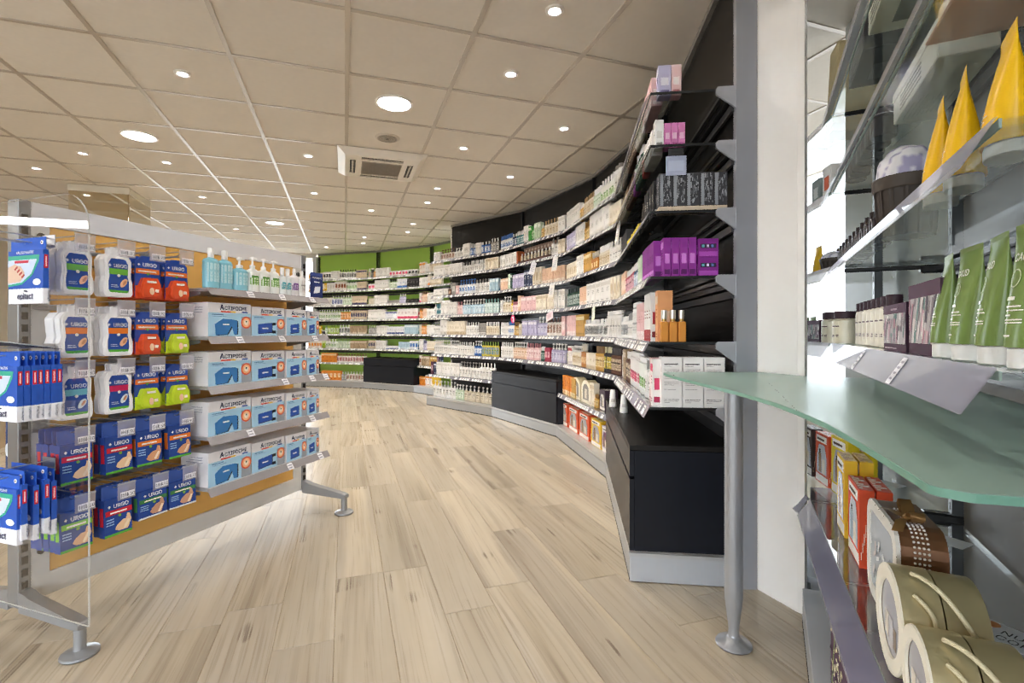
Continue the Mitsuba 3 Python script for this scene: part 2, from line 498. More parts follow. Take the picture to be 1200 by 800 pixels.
BIG = [(462, 122, 'large round ceiling light beside the round speaker, nearest the camera'), (163, 160, 'large round ceiling light above the blister pack display'),
       (322, 261.5, 'large round ceiling light farthest away, over the window end')]
for px, py, l in BIG:
    ceiling_lamp(px, py, True, l)
SMALL = [(650, 13.5, 'downlight nearest the camera, at the top edge of the photo'), (598.8, 87.5, 'second downlight from the top edge, right of the large round light'),
         (661, 151, 'downlight nearest the black wall, near the lilac boxes'), (543, 174, 'downlight right of the air conditioner grille'),
         (598, 207.5, 'downlight near the bend of the black wall, right of the rest'), (512.5, 221, 'downlight below and right of the air conditioner'),
         (501, 237.5, 'downlight just behind the one below the air conditioner'), (435, 246.7, 'downlight straight behind the air conditioner, left of a pair'),
         (484, 262.5, 'right downlight of the pair before the green wall, nearer one'), (478, 272, 'right downlight before the green wall, farther one'),
         (427, 278, 'left downlight before the green wall, nearer one'), (426, 285, 'left downlight before the green wall, farthest of all'),
         (361.5, 183, 'downlight left of the air conditioner'), (368.4, 226.5, 'downlight behind the one left of the air conditioner'),
         (237, 231, 'downlight above the mouthwash bottles, left of the far round light'), (276.6, 268.5, 'downlight just above the white header of the display'),
         (382.5, 289.7, 'faint downlight above the left end of the green wall'), (213.7, 87, 'starry bright downlight nearest the camera on the left'),
         (97, 180, 'downlight just left of the left large round light'), (195, 190.5, 'downlight just right of the left large round light'), (42.5, 197.5, 'downlight farthest left, near the photo edge')]
for px, py, l in SMALL:
    ceiling_lamp(px, py, False, l)
for u, v in [(.9, -1.5), (2.1, -1.5), (3.3, -1.5), (1.5, -3.3), (-.9, -1.5), (-2.7, .3), (-2.7, 2.7)]:
    ceiling_lamp(0, 0, False, 'downlight outside the photo, over the rest of the shop', uv2xy(u, v), 'downlights outside the photo')

k = thing('linear_light', 'white tube light hanging left of the camera, mirrored in the clear divider', 'lamp')
lc, ld = v2(-3.50, 1.24), v2(.552, -.834)
m = MB(); m.tube([(*(lc - ld * .75), 1.672), (*lc, 1.672), (*(lc + ld * .75), 1.672)], .024, 12)
d_ = dict(m.ply()); d_['bsdf'] = {'type': 'ref', 'id': 'vc'}; d_['emitter'] = {'type': 'area', 'radiance': {'type': 'rgb', 'value': [14.0, 13.6, 13.0]}}; scene[numbered('tube', k)] = d_
for e in (-.6, .6):
    m = MB(); q = lc + ld * e; m.tube([(*q, 1.69), (*q, CEIL)], .003, 6, 'c9c9c9'); part(k, 'rod', m, 'vc_metal')
x, y = ceil_px(454, 162)
k = thing('ceiling_speaker', 'round grey ceiling speaker between the large light and the air conditioner', 'speaker')
m = MB(); m.lathe([(.0, -.006), (.075, -.006), (.088, -.004), (.095, .004)], 32, 'd2cabd'); part(k, 'frame', m, 'vc', R3(t=(x, y, CEIL + .002)))
m = MB(); m.lathe([(.0, -.003), (.074, -.003), (.074, .002)], 32, 'a49c90')
for i in range(3):
    r = .02 + .02 * i
    m.lathe([(r, -.0045), (r + .003, -.0045), (r + .003, -.002)], 28, '8f887c')
m.lathe([(0, -.006), (.012, -.006), (.012, -.002)], 12, '6f695f')
part(k, 'grille', m, 'vc', R3(t=(x, y, CEIL - .004)))

k = thing('air_conditioner', 'square white ceiling air conditioner cassette with grey centre grille', 'air conditioner')
x, y = uv2xy(2.5 * .6 - .01, 2.5 * .6 + .03)
M = frame((x, y, CEIL), E1)
m = MB(); s, q = .36, .30
V = [(-s, -s, 0), (s, -s, 0), (s, s, 0), (-s, s, 0), (-q, -q, -.045), (q, -q, -.045), (q, q, -.045), (-q, q, -.045)]
for f in ((0, 1, 5, 4), (1, 2, 6, 5), (2, 3, 7, 6), (3, 0, 4, 7), (4, 5, 6, 7)):
    m.raw([V[i] for i in f], [[0, 1, 2, 3]], 'e4dfd6')
part(k, 'panel', m, 'vc_gloss', M)
m = MB(); m.box(-.165, .165, -.165, .165, -.052, -.044, '9c9388')
for i in range(16): m.box(-.16, .16, -.158 + i * .02, -.15 + i * .02, -.055, -.052, '857c71')
part(k, 'grille', m, 'vc', M)
for a in (0, 90, 180, 270):
    m = MB(); m.box(-.17, .17, .215, .262, -.047, -.043, '3a3734'); m.box(-.168, .168, .232, .246, -.05, -.046, 'b9b4aa')
    part(k, 'louvre', m, 'vc', M @ R3(rz=a))

# mirror clad column with a white crown, behind the display
k = struct('column_mirror')
A = ceil_px(78.8, 214.7); Bc = ceil_px(151.5, 220.3); A = Bc - E1 * .52
m = MB(); m.prism([A, Bc, Bc + E2 * .62, A + E2 * .62], CEIL - 2.418, 'e2dccd', R3(t=(0, 0, 2.418))); part(k, 'crown', m)
ins = .012
P = [A + (E1 + E2) * ins, Bc + (-E1 + E2) * ins, Bc - E1 * ins + E2 * (.62 - ins), A + E1 * ins + E2 * (.62 - ins)]
for i in range(4):
    m = MB(); wallprism(m, P[(i + 1) % 4], P[i], .008, 0.0, 2.418); part(k, 'mirror_panel', m, 'mirror')

# ------------------------------------------------------------------ wall shelves, bases and drawer units
def seg_quad(Wa, Wb, Sa, Sb): return [Sa, Sb, Wb, Wa]


def wall_shelf(label, Wa, Wb, Sa, Sb, z, glass='smoked_glass', edge='3c423f', strip='a9a8b4', tk=True, tilt=.018, sh=.036, rail=True, group=None, th=.008, tick='f2f1ee', name='wall_shelf', gap=.003):
    k = thing(name, label, 'shelf', group)
    t = (Sb - Sa) / np.linalg.norm(Sb - Sa); n = v2(t[1], -t[0])        # n towards the room, t to the right
    L = np.linalg.norm(Sb - Sa)
    wn = (Wb - Wa) / np.linalg.norm(Wb - Wa); win = v2(wn[1], -wn[0])
    a, b, c_, d = Sa + t * gap, Sb - t * gap, Wb - wn * gap + win * .012, Wa + wn * gap + win * .012
    m = MB(); m.prism([a, b, c_, d], th, 'ffffff', R3(t=(0, 0, z - th))); part(k, 'glass_panel', m, glass)
    m = MB(); m.prism([a, b, b + n * .0025, a + n * .0025], th + .002, edge, R3(t=(0, 0, z - th - .001))); part(k, 'front_edge', m, 'vc_gloss')
    m = MB(); f = n * .004
    def P(p, s, zz): return (*(p + n * s), zz)
    top, lo = z + .004, z + .004 - sh
    m.raw([P(a, .003, top), P(b, .003, top), P(b, .003 + tilt, lo), P(a, .003 + tilt, lo)], [[3, 2, 1, 0]], strip)
    m.raw([P(a, .005, top), P(b, .005, top), P(b, .005 + tilt, lo), P(a, .005 + tilt, lo)], [[3, 2, 1, 0]], strip)
    m.raw([P(a, .003 + tilt, lo), P(b, .003 + tilt, lo), P(b, .008 + tilt, lo + .002), P(a, .008 + tilt, lo + .002)], [[3, 2, 1, 0]], 'dcdce4')
    part(k, 'ticket_strip', m, 'strip_plastic' if strip != 'opaque' else 'vc')
    if tk:
        m = MB(); s = .03 + rng.random() * .02
        while s < L - .06:
            w = .034 + .016 * (rng.random() > .6)
            if rng.random() < .9:
                def Q(u, q): return (*(a + t * u + n * (.0062 + tilt * q)), top - sh * q)
                m.raw([Q(s, .15), Q(s + w, .15), Q(s + w, .9), Q(s, .9)], [[3, 2, 1, 0]], tick)
                for j in range(3):
                    def Q2(u, q): return (*(a + t * u + n * (.0068 + tilt * q)), top - sh * q)
                    x0 = s + .003 + j * w * .3
                    m.raw([Q2(x0, .3), Q2(x0 + w * .2, .3), Q2(x0 + w * .2, .45), Q2(x0, .45)], [[3, 2, 1, 0]], '8b8b92')
            s += w + (.012 if rng.random() < .7 else .05)
        part(k, 'price_ticket', m, 'vc', kind='stuff')
    if rail:
        m = MB()
        m.prism([d, c_, c_ + win * .03, d + win * .03], .035, '1b1b1d', R3(t=(0, 0, z - .052)))
        m.prism([d, c_, c_ + win * .012, d + win * .012], .03, '3a3a3d', R3(t=(0, 0, z - .09)))
        m.prism([d + win * .034, c_ + win * .034, c_ + win * .05, d + win * .05], .014, '2b2b2e', R3(t=(0, 0, z - .028)))
        part(k, 'back_rail', m, 'vc_gloss')
    return k


def bracket(parent, p, toward, z, L=.20, col='1a1b1d', h=.07, bs='vc_gloss', w=.006, tip=.018):
    """cantilever bracket: a plate in the vertical plane from wall point p"""
    d = toward / np.linalg.norm(toward)
    m = MB()
    m.prism([(0, 0), (L - .008, 0), (L, -.008), (L, -tip), (.012, -h), (0, -h)], w, col, R3(rx=90, t=(0, w / 2, 0)))
    M = np.eye(4); M[:2, 0] = d; M[:2, 1] = (-d[1], d[0]); M[:3, 3] = (*p, z - .0085)
    return part(parent, 'bracket', m, bs, M)


ZS = [1.955, 1.745, 1.481, 1.22, .958, .697]
ORD = ['top shelf', 'second shelf', 'third shelf', 'fourth shelf', 'fifth shelf', 'sixth shelf']
BB = ['far black bay', 'second black bay', 'third black bay', 'near black bay']
GB = ['left green bay', 'middle green bay', 'right green bay']
for i in range(4):
    for j, z in enumerate(ZS):
        k = wall_shelf(f'dark glass wall shelf with price strip, {ORD[j]} of the {BB[i]}', WB[i], WB[i + 1], SB[i], SB[i + 1], z, sh=.036 if i < 3 else .046, tilt=.018 if i < 3 else .024)
        if i == 3:
            e_ = (WB[4] - SB[4]) / np.linalg.norm(WB[4] - SB[4]); q_ = v2(-e_[1], e_[0]) * .002; m = MB(); m.prism([SB[4], WB[4] - e_ * .02, WB[4] - e_ * .02 + q_, SB[4] + q_], .010, '1d2022', R3(t=(0, 0, z - .009))); part(k, 'end_edge', m, 'vc_gloss')
            tw = SB[4] - WB[4]; tt = (WB[3] - WB[4]) / np.linalg.norm(WB[3] - WB[4])
            bracket(k, WB[4] - tt * .004 - tt * .004, tw, z + .012, L=.085, col='b4b7bf', h=.085, bs='vc_satin', w=.010, tip=.03)
            bracket(k, WB[3] - tt * .03, SB[3] - WB[3], z, L=.22)
        else:
            tt = (WB[i + 1] - WB[i]) / np.linalg.norm(WB[i + 1] - WB[i])
            bracket(k, WB[i + 1] - tt * .03, SB[i + 1] - WB[i + 1], z, L=.22)
for i in range(3):
    for j, z in enumerate(ZS):
        k = wall_shelf(f'thin glass shelf before the green wall, {ORD[j]} of the {GB[i]}', WG[i], WG[i + 1], SG[i], SG[i + 1], z, glass='glass', edge='6e7668', strip='d5d5d2')
        tt = (WG[i + 1] - WG[i]) / np.linalg.norm(WG[i + 1] - WG[i])
        bracket(k, WG[i] + tt * .04, SG[i] - WG[i], z, L=.2)


def base(label, Wa, Wb, Fa, Fb, h=.118, left=False, right=False, col='aeb0b3'):
    k = thing('shelving_plinth', label, 'plinth')
    t = (Fb - Fa) / np.linalg.norm(Fb - Fa); n = v2(t[1], -t[0])
    wn = (Wb - Wa) / np.linalg.norm(Wb - Wa); win = v2(wn[1], -wn[0]) * .004
    Fa, Fb, Wa, Wb = Fa + t * .0015, Fb - t * .0015, Wa + wn * .0015, Wb - wn * .0015
    m = MB(); m.prism([Fa - n * .012, Fb - n * .012, Wb + win, Wa + win], h - .022, '8e9093'); part(k, 'body', m, 'ribbed')
    m = MB(); m.prism([Fa, Fb, Wb + win, Wa + win], .02, 'c2c2c1', R3(t=(0, 0, h - .02))); part(k, 'top_board', m, 'vc_satin')
    m = MB(); m.prism([Fa, Fb, Fb - n * .008, Fa - n * .008], h - .032, col, R3(t=(0, 0, .009))); part(k, 'kick_panel', m, 'vc_satin')
    m = MB(); m.prism([Fa + n * .001, Fb + n * .001, Fb - n * .006, Fa - n * .006], .009, '3b3b3b'); part(k, 'seal', m)
    return k


def drawers(label, Wa, Wb, Fa, Fb, z0=.119, z1=.543, zc=.412, ends=True):
    k = thing('drawer_cabinet', label, 'drawer unit')
    t = (Fb - Fa) / np.linalg.norm(Fb - Fa); n = v2(t[1], -t[0])
    wn = (Wb - Wa) / np.linalg.norm(Wb - Wa); win = v2(wn[1], -wn[0]) * .006
    a, b = Fa + t * .004, Fb - t * .004
    wa, wb = Wa + wn * .012 + win, Wb - wn * .012 + win
    m = MB(); m.prism([a - n * .02, b - n * .02, wb, wa], z1 - z0 - .022, '202023', R3(t=(0, 0, z0))); part(k, 'body', m, 'black_drawer')
    m = MB(); m.prism([a, b, wb, wa], .020, '202023', R3(t=(0, 0, z1 - .02))); part(k, 'top', m, 'black_panel')
    for q0, q1 in ((z0 + .002, zc - .006), (zc + .006, z1 - .023)):
        m = MB(); m.prism([a, b, b - n * .0185, a - n * .0185], q1 - q0, '202023', R3(t=(0, 0, q0))); part(k, 'drawer', m, 'black_drawer')
    return k


for i in range(4):
    base(f'grey plinth at the foot of the {BB[i]}', WB[i], WB[i + 1], FB[i], FB[i + 1])
# the ribbed grey end face of the near plinth
k = 'shelving_plinth_003'
a, b = FB[4], WB[4]
m = MB(); wallprism(m, a, b - (b - a) * .03, .012, .004, .116, side=-1); part(k, 'end_panel', m, 'ribbed')
tt = (b - a) / np.linalg.norm(b - a); nn = v2(tt[1], -tt[0])
m = MB(); m.prism([a - tt * .004, b - (b - a) * .03, b - (b - a) * .03 + nn * .016, a - tt * .004 + nn * .016], .014, 'b9bbbf', R3(t=(0, 0, .104))); part(k, 'end_trim', m, 'vc_satin')
drawers('black two-drawer cabinet in the second black bay, standing on the plinth', WB[1], WB[2], FB[1], FB[2])
drawers('large black drawer cabinet nearest the camera, under the near black bay', WB[3], WB[4], FB[3], FB[4])
for i in range(3):
    base(f'grey plinth at the foot of the {GB[i]}', WG[i], WG[i + 1], FG[i], FG[i + 1])
drawers('black drawer cabinet before the green wall', WG[1], WG[2], FG[1], FG[2])
ZL = .42
for lab, i, W, F in (('low glass shelf of the far black bay, above the pump bottles', 0, WB, FB), ('low shelf of the third black bay, above the window boxes', 2, WB, FB)):
    t = (F[i + 1] - F[i]) / np.linalg.norm(F[i + 1] - F[i])
    sa, sb = F[i] + (W[i] - F[i]) * .06 + t * .01, F[i + 1] + (W[i + 1] - F[i + 1]) * .06 - t * .01
    wall_shelf(lab, W[i], W[i + 1], sa, sb, ZL, rail=False)
for i in (0, 2):
    wall_shelf(f'low glass shelf of the {GB[i]}', WG[i], WG[i + 1], SG[i], SG[i + 1], ZL + .02, glass='glass', edge='6e7668', strip='d5d5d2', rail=False)

# ------------------------------------------------------------------ right shelf unit near the camera
JR = v2(1.10, 1.70); UR = v2(.447, .894); NRM = v2(-.894, .447)      # UR away from the camera, NRM towards the room
LR = 1.33; DR = .33
R1a, R1b = JR, JR - UR * LR
W1a, W1b = R1a - NRM * DR, R1b - NRM * DR
U2 = v2(.20, .98); R2a = JR + U2 * .62; W2a = W1a + U2 * .62 + v2(.06, 0)
m = MB(); wallprism(m, W1a, W1b - UR * 1.1, .06, 0, CEIL, '787775'); wn = struct('wall_near', None)
part(wn, 'panel', m, 'vc')
m = MB(); wallprism(m, W1a + U2 * .90 + v2(.06, 0), W1a, .06, 0, CEIL, 'a9aeac'); part(wn, 'panel', m, 'vc_gloss')
for p in (W1a - UR * .03, W1b + UR * .0, W1a - UR * .0 + U2 * .45):
    m = MB(); q = p + NRM * .028
    m.prism([p - UR * .016, p + UR * .016, q + UR * .016, q - UR * .016], CEIL - .2, '55585a', R3(t=(0, 0, .1)))
    for z in np.arange(.25, 2.2, .05):
        m.prism([q - UR * .004, q + UR * .004, q + UR * .004 + NRM * .001, q - UR * .004 + NRM * .001], .022, '101010', R3(t=(0, 0, z)))
    part(wn, 'upright', m, 'vc_satin')
RB = 'right shelf unit'
RZ = [1.745, 1.481, 1.22, .958]
for j, z in enumerate(RZ):
    nm = ['uppermost', 'second', 'third', 'fourth'][j]
    k = wall_shelf(f'clear glass shelf with lilac price strip, {nm} of the near right unit', W1a, W1b, R1a, R1b, z, glass='glass', edge='7f938c', strip='b3b3c6', tk=False, tilt=.03, sh=.05, rail=True, name='glass_shelf')
    for p, q in ((W1a - UR * .02, R1a - UR * .02), (W1b + UR * .0, R1b)):
        d = (q - p); m = MB(); m.bbox(0, .30, -.006, .006, -.022, -.009, .002, '0c0c0d'); m.bbox(-.005, .10, -.013, .013, -.035, -.009, .004, '1a1b1c')
        M = np.eye(4); M[:2, 0] = d / np.linalg.norm(d); M[:2, 1] = (-M[1, 0], M[0, 0]); M[:3, 3] = (*p, z); part(k, 'bracket', m, 'vc_gloss', M)
    if j == 3:
        for s in (.62, .98):
            m = MB(); t = -UR; n = NRM
            def Q(u, q): return (*(R1a + t * u + n * (.0068 + .03 * q)), z + .004 - .05 * q)
            m.raw([Q(s, .1), Q(s + .03, .1), Q(s + .03, .95), Q(s, .95)], [[3, 2, 1, 0]], 'e9e8f0')
            for i in range(4): m.raw([(*(np.array(Q(s + .006, .2 + .18 * i))[:2] + n * .0006), Q(0, .2 + .18 * i)[2]), (*(np.array(Q(s + .024, .2 + .18 * i))[:2] + n * .0006), Q(0, .2 + .18 * i)[2]), (*(np.array(Q(s + .024, .27 + .18 * i))[:2] + n * .0006), Q(0, .27 + .18 * i)[2]), (*(np.array(Q(s + .006, .27 + .18 * i))[:2] + n * .0006), Q(0, .27 + .18 * i)[2])], [[3, 2, 1, 0]], '9a9aa8')
            part(k, 'price_ticket', m)
    wall_shelf(f'short glass shelf seen past the pillar, {nm} beyond the near right unit', W2a, W1a + U2 * .01, R2a, R1a + U2 * .01, z, glass='glass', edge='7f938c', strip='c4c4d2', tk=False, tilt=.03, sh=.05, rail=False, name='glass_shelf')
L0, L1 = v2(1.03, 1.71), v2(1.03, 1.71) - v2(.42, .9075) * 1.30
k = wall_shelf('low glass shelf with wide lilac front strip, holding the gift boxes', W1a, W1b, L0, L1, .42, glass='glass', edge='7d8886', strip='8f8ea6', tk=False, tilt=.035, sh=.06, rail=False, name='glass_shelf', th=.010)
for p in (W1a - UR * .03, W1b + UR * .05):
    d = NRM; m = MB(); m.bbox(0, .26, -.006, .006, -.026, -.011, .002, '0c0c0d'); m.bbox(-.02, .10, -.02, .02, -.012, .018, .006, '232426')
    M = np.eye(4); M[:2, 0] = d; M[:2, 1] = (-d[1], d[0]); M[:3, 3] = (*p, .42); part(k, 'bracket', m, 'vc_gloss', M)
wall_shelf('low glass shelf seen past the pillar with yellow boxes', W2a, W1a + U2 * .01, R2a + v2(-.07, .02), L0 + U2 * .012, .42, glass='glass', edge='7d8886', strip='8f8ea6', tk=False, tilt=.03, sh=.06, rail=False, name='glass_shelf')
P0, P1 = v2(1.075, 1.712), v2(1.0, 1.71) - v2(.4625, .8866) * 1.30
k = base('grey ribbed plinth under the near right unit', W1a, W1b, v2(1.0, 1.71), P1)
scene[k + '__top_board']['bsdf'] = {'type': 'ref', 'id': 'ribbed'}
base('grey ribbed plinth seen past the pillar', W2a, W1a + U2 * .004, v2(1.12, 2.30), v2(1.065, 1.79))
scene['shelving_plinth_008__top_board']['bsdf'] = {'type': 'ref', 'id': 'ribbed'}

# ---- frosted glass table with a grey leg
k = thing('glass_table', 'pale green frosted glass table top with a curved edge, joined to the right shelf unit', 'table')
ZT = .845
pts = [(.575, 1.885), (.566, 1.80), (.567, 1.66), (.575, 1.45), (.583, 1.28), (.578, 1.10), (.562, .98), (.533, .84), (.495, .715), (.454, .592), (.434, .533), (.422, .502), (.441, .478), (.485, .466), (.70, .44), (.80, .43), (1.06, 1.0), (1.22, 1.30), (1.30, 1.50), (1.27, 1.62), (1.02, 1.735), (.955, 1.905), (.80, 1.915), (.65, 1.915), (.60, 1.91)]
pl = Polygon(pts).buffer(-.02, join_style=1).buffer(.02, join_style=1)
# keep the top clear of the shelf unit's back wall and of the pillar
pl = pl.intersection(Polygon([tuple(W1a + NRM * .02 - UR * 2.2), tuple(W1a + NRM * .02 + UR * .3), (-2, 2.5), (-2, -.5)])).difference(Polygon([(.952, 1.932), (1.017, 1.769), (1.032, 1.749), (1.4, 1.9), (1.3, 2.2), (.95, 2.2)]))
m = MB(); m.prism(pl, .010, '7f968e', R3(t=(0, 0, ZT - .010))); part(k, 'table_top', m, 'frosted_glass')
ring = pl.buffer(.0012, join_style=1).difference(pl.buffer(-.0008)); m = MB(); m.prism(ring, .0085, '6f9d8d', R3(t=(0, 0, ZT - .0093))); part(k, 'glass_edge', m, 'vc_gloss')
m = MB(); x, y = .709, 1.588
m.lathe([(0, 0), (.052, 0, 'a3a5aa'), (.055, .004, 'a3a5aa'), (.052, .010, 'a3a5aa'), (.030, .018, 'a3a5aa'), (.020, .026, 'a3a5aa'), (.016, .035, 'a3a5aa'), (.0165, .06, 'a3a5aa'), (.0275, .15, 'a3a5aa'), (.0280, .20, 'a3a5aa'), (.0280, .80, 'a3a5aa'), (.0280, ZT - .014, 'a3a5aa')], 32, 'a3a5aa', sharp=60)
part(k, 'leg', m, 'vc_satin', R3(t=(x, y, 0)))
m = MB(); m.lathe([(.0, 0), (.045, 0), (.045, .006), (.0, .006)], 32, 'b4b8b8'); part(k, 'mounting_plate', m, 'vc_satin', R3(t=(x, y, ZT - .0165)))
# ------------------------------------------------------------------ goods: builders (front faces -y, origin at the middle of the foot)
COL = {'deep peach': ('e2a06c', 'efd2b6', 'c07038'), 'bright pink': ('d884bb', 'f0c4de', 'b9589a'), 'white': ('efedea', 'd9d5cf', '8e8b88'), 'white and blue': ('eceef0', '3f6fb5', '3f6fb5'), 'blue': ('2f62a8', 'e8ecf2', 'f2f2f2'), 'teal': ('2f7480', 'dfe8e8', '2f7480'),
       'dark blue': ('2c4468', 'c9d3e0', 'e8e8e8'), 'cream': ('e9dfcd', 'cdbb9d', 'a98d63'), 'beige': ('c9bda6', 'e6dccb', '8d7f6a'), 'gold': ('c79a4a', 'ead9a8', '7d5a22'),
       'amber': ('b4742c', 'e8c690', '5a3413'), 'lilac': ('b9b3d2', 'e6e3f0', '77709c'), 'peach': ('e6c2a6', 'f3e4d6', 'b98860'), 'pink': ('e6bfc0', 'f4e6e4', 'b7737a'),
       'pale green': ('c6d6bd', 'eef2ea', '7f9a6c'), 'green': ('3f8f3a', 'dfead2', '2c5f2a'), 'lime': ('a4bf37', 'f2f4e4', '5d7420'), 'dark green': ('173f33', 'b8c6bd', '0d241d'),
       'navy': ('2b3350', 'c7cad8', 'e6e6ea'), 'grey': ('97938f', 'd9d6d2', '5d5a57'), 'brown': ('5f3b28', 'd9c3a8', '2f1d13'), 'orange': ('e08a34', 'f4d7a8', 'a3521a'),
       'orange and white': ('f0e9e0', 'e58c2d', 'c65e22'), 'yellow and purple': ('ece7e0', 'f0b63c', '6c4a8c'), 'black and white': ('f0efed', '1d1c20', '1d1c20'), 'brown and white': ('efe9e2', '8a5233', '5e3622'),
       'navy and tan': ('d8c7ae', '3d3c63', '503a2a'), 'white and pink': ('f0ebe9', 'd94a70', 'b03658'), 'white and green': ('eef0ea', '8fb768', '5f8f48'), 'white and teal': ('e9eeee', '3b9aa8', '3b9aa8'),
       'white and purple': ('eeebf0', '7a4a94', '7a4a94'), 'pale blue': ('b7d0de', 'eef3f6', '5a8fb0'), 'aqua': ('c5dbd8', 'eef4f3', '7fb0ab'), 'black': ('1b1a1c', '4a474a', 'c9c6c0'), 'red': ('b33435', 'efd9d6', '7a1d1f'),
       'crimson': ('a02a45', 'dca0ab', '5d1525'), 'purple': ('8a2d92', 'c87ad0', '5a1762'), 'yellow': ('e3b928', 'f6ecc0', 'a5821a'), 'red and white': ('ece9e6', 'a5373a', '7d2a2c'), 'tan': ('b49d80', 'e3d6c2', '6f5b42'),
       'yellow and green': ('cfc04a', '3878c0', '7c9a3a'), 'dark grey': ('3d3c40', '8b898c', '222124'), 'navy and white': ('e9ebf0', '46548c', '46548c'), 'olive': ('8a8a35', 'e2e0b4', '55551d'), 'burgundy': ('4e2334', 'a98a94', '2c121c'),
       'black with yellow lid': ('232125', 'd9c23c', 'e8e0b8'), 'rose': ('a9435a', 'e3b4bd', '6d2536')}
DEF = {'carton': (.055, .045, .14), 'bottle': (.05, .034, .165), 'pump': (.054, .046, .175), 'tube': (.046, .034, .15), 'jar': (.066, .066, .062), 'slim': (.034, .034, .15), 'can': (.05, .05, .185),
       'spray': (.052, .03, .12), 'cone': (.05, .05, .13), 'packet': (.09, .05, .09)}
KN = {'carton': 'carton', 'bottle': 'bottle', 'pump': 'pump bottle', 'tube': 'tube', 'jar': 'jar', 'slim': 'slim bottle', 'can': 'round canister', 'spray': 'spray bottle', 'cone': 'tapered bottle', 'packet': 'low box'}
SC = {'carton': ('carton', 'box'), 'bottle': ('lotion_bottle', 'bottle'), 'pump': ('pump_bottle', 'bottle'), 'tube': ('cream_tube', 'tube'), 'jar': ('cream_jar', 'jar'), 'slim': ('slim_bottle', 'bottle'), 'can': ('canister', 'bottle'),
      'spray': ('spray_bottle', 'bottle'), 'cone': ('tapered_bottle', 'bottle'), 'packet': ('low_carton', 'box')}


def patch(mb, z0, z1, ang, sx, sy, col, k=1.012, n=5):
    a = np.radians(np.linspace(-ang, ang, n)) - math.pi / 2
    v = np.vstack([np.stack([np.cos(a) * sx * k, np.sin(a) * sy * k, np.full(n, z)], 1) for z in (z0, z1)])
    i = np.arange(n - 1)
    mb.raw(v, np.stack([i, i + 1, i + 1 + n, i + n], 1), col)


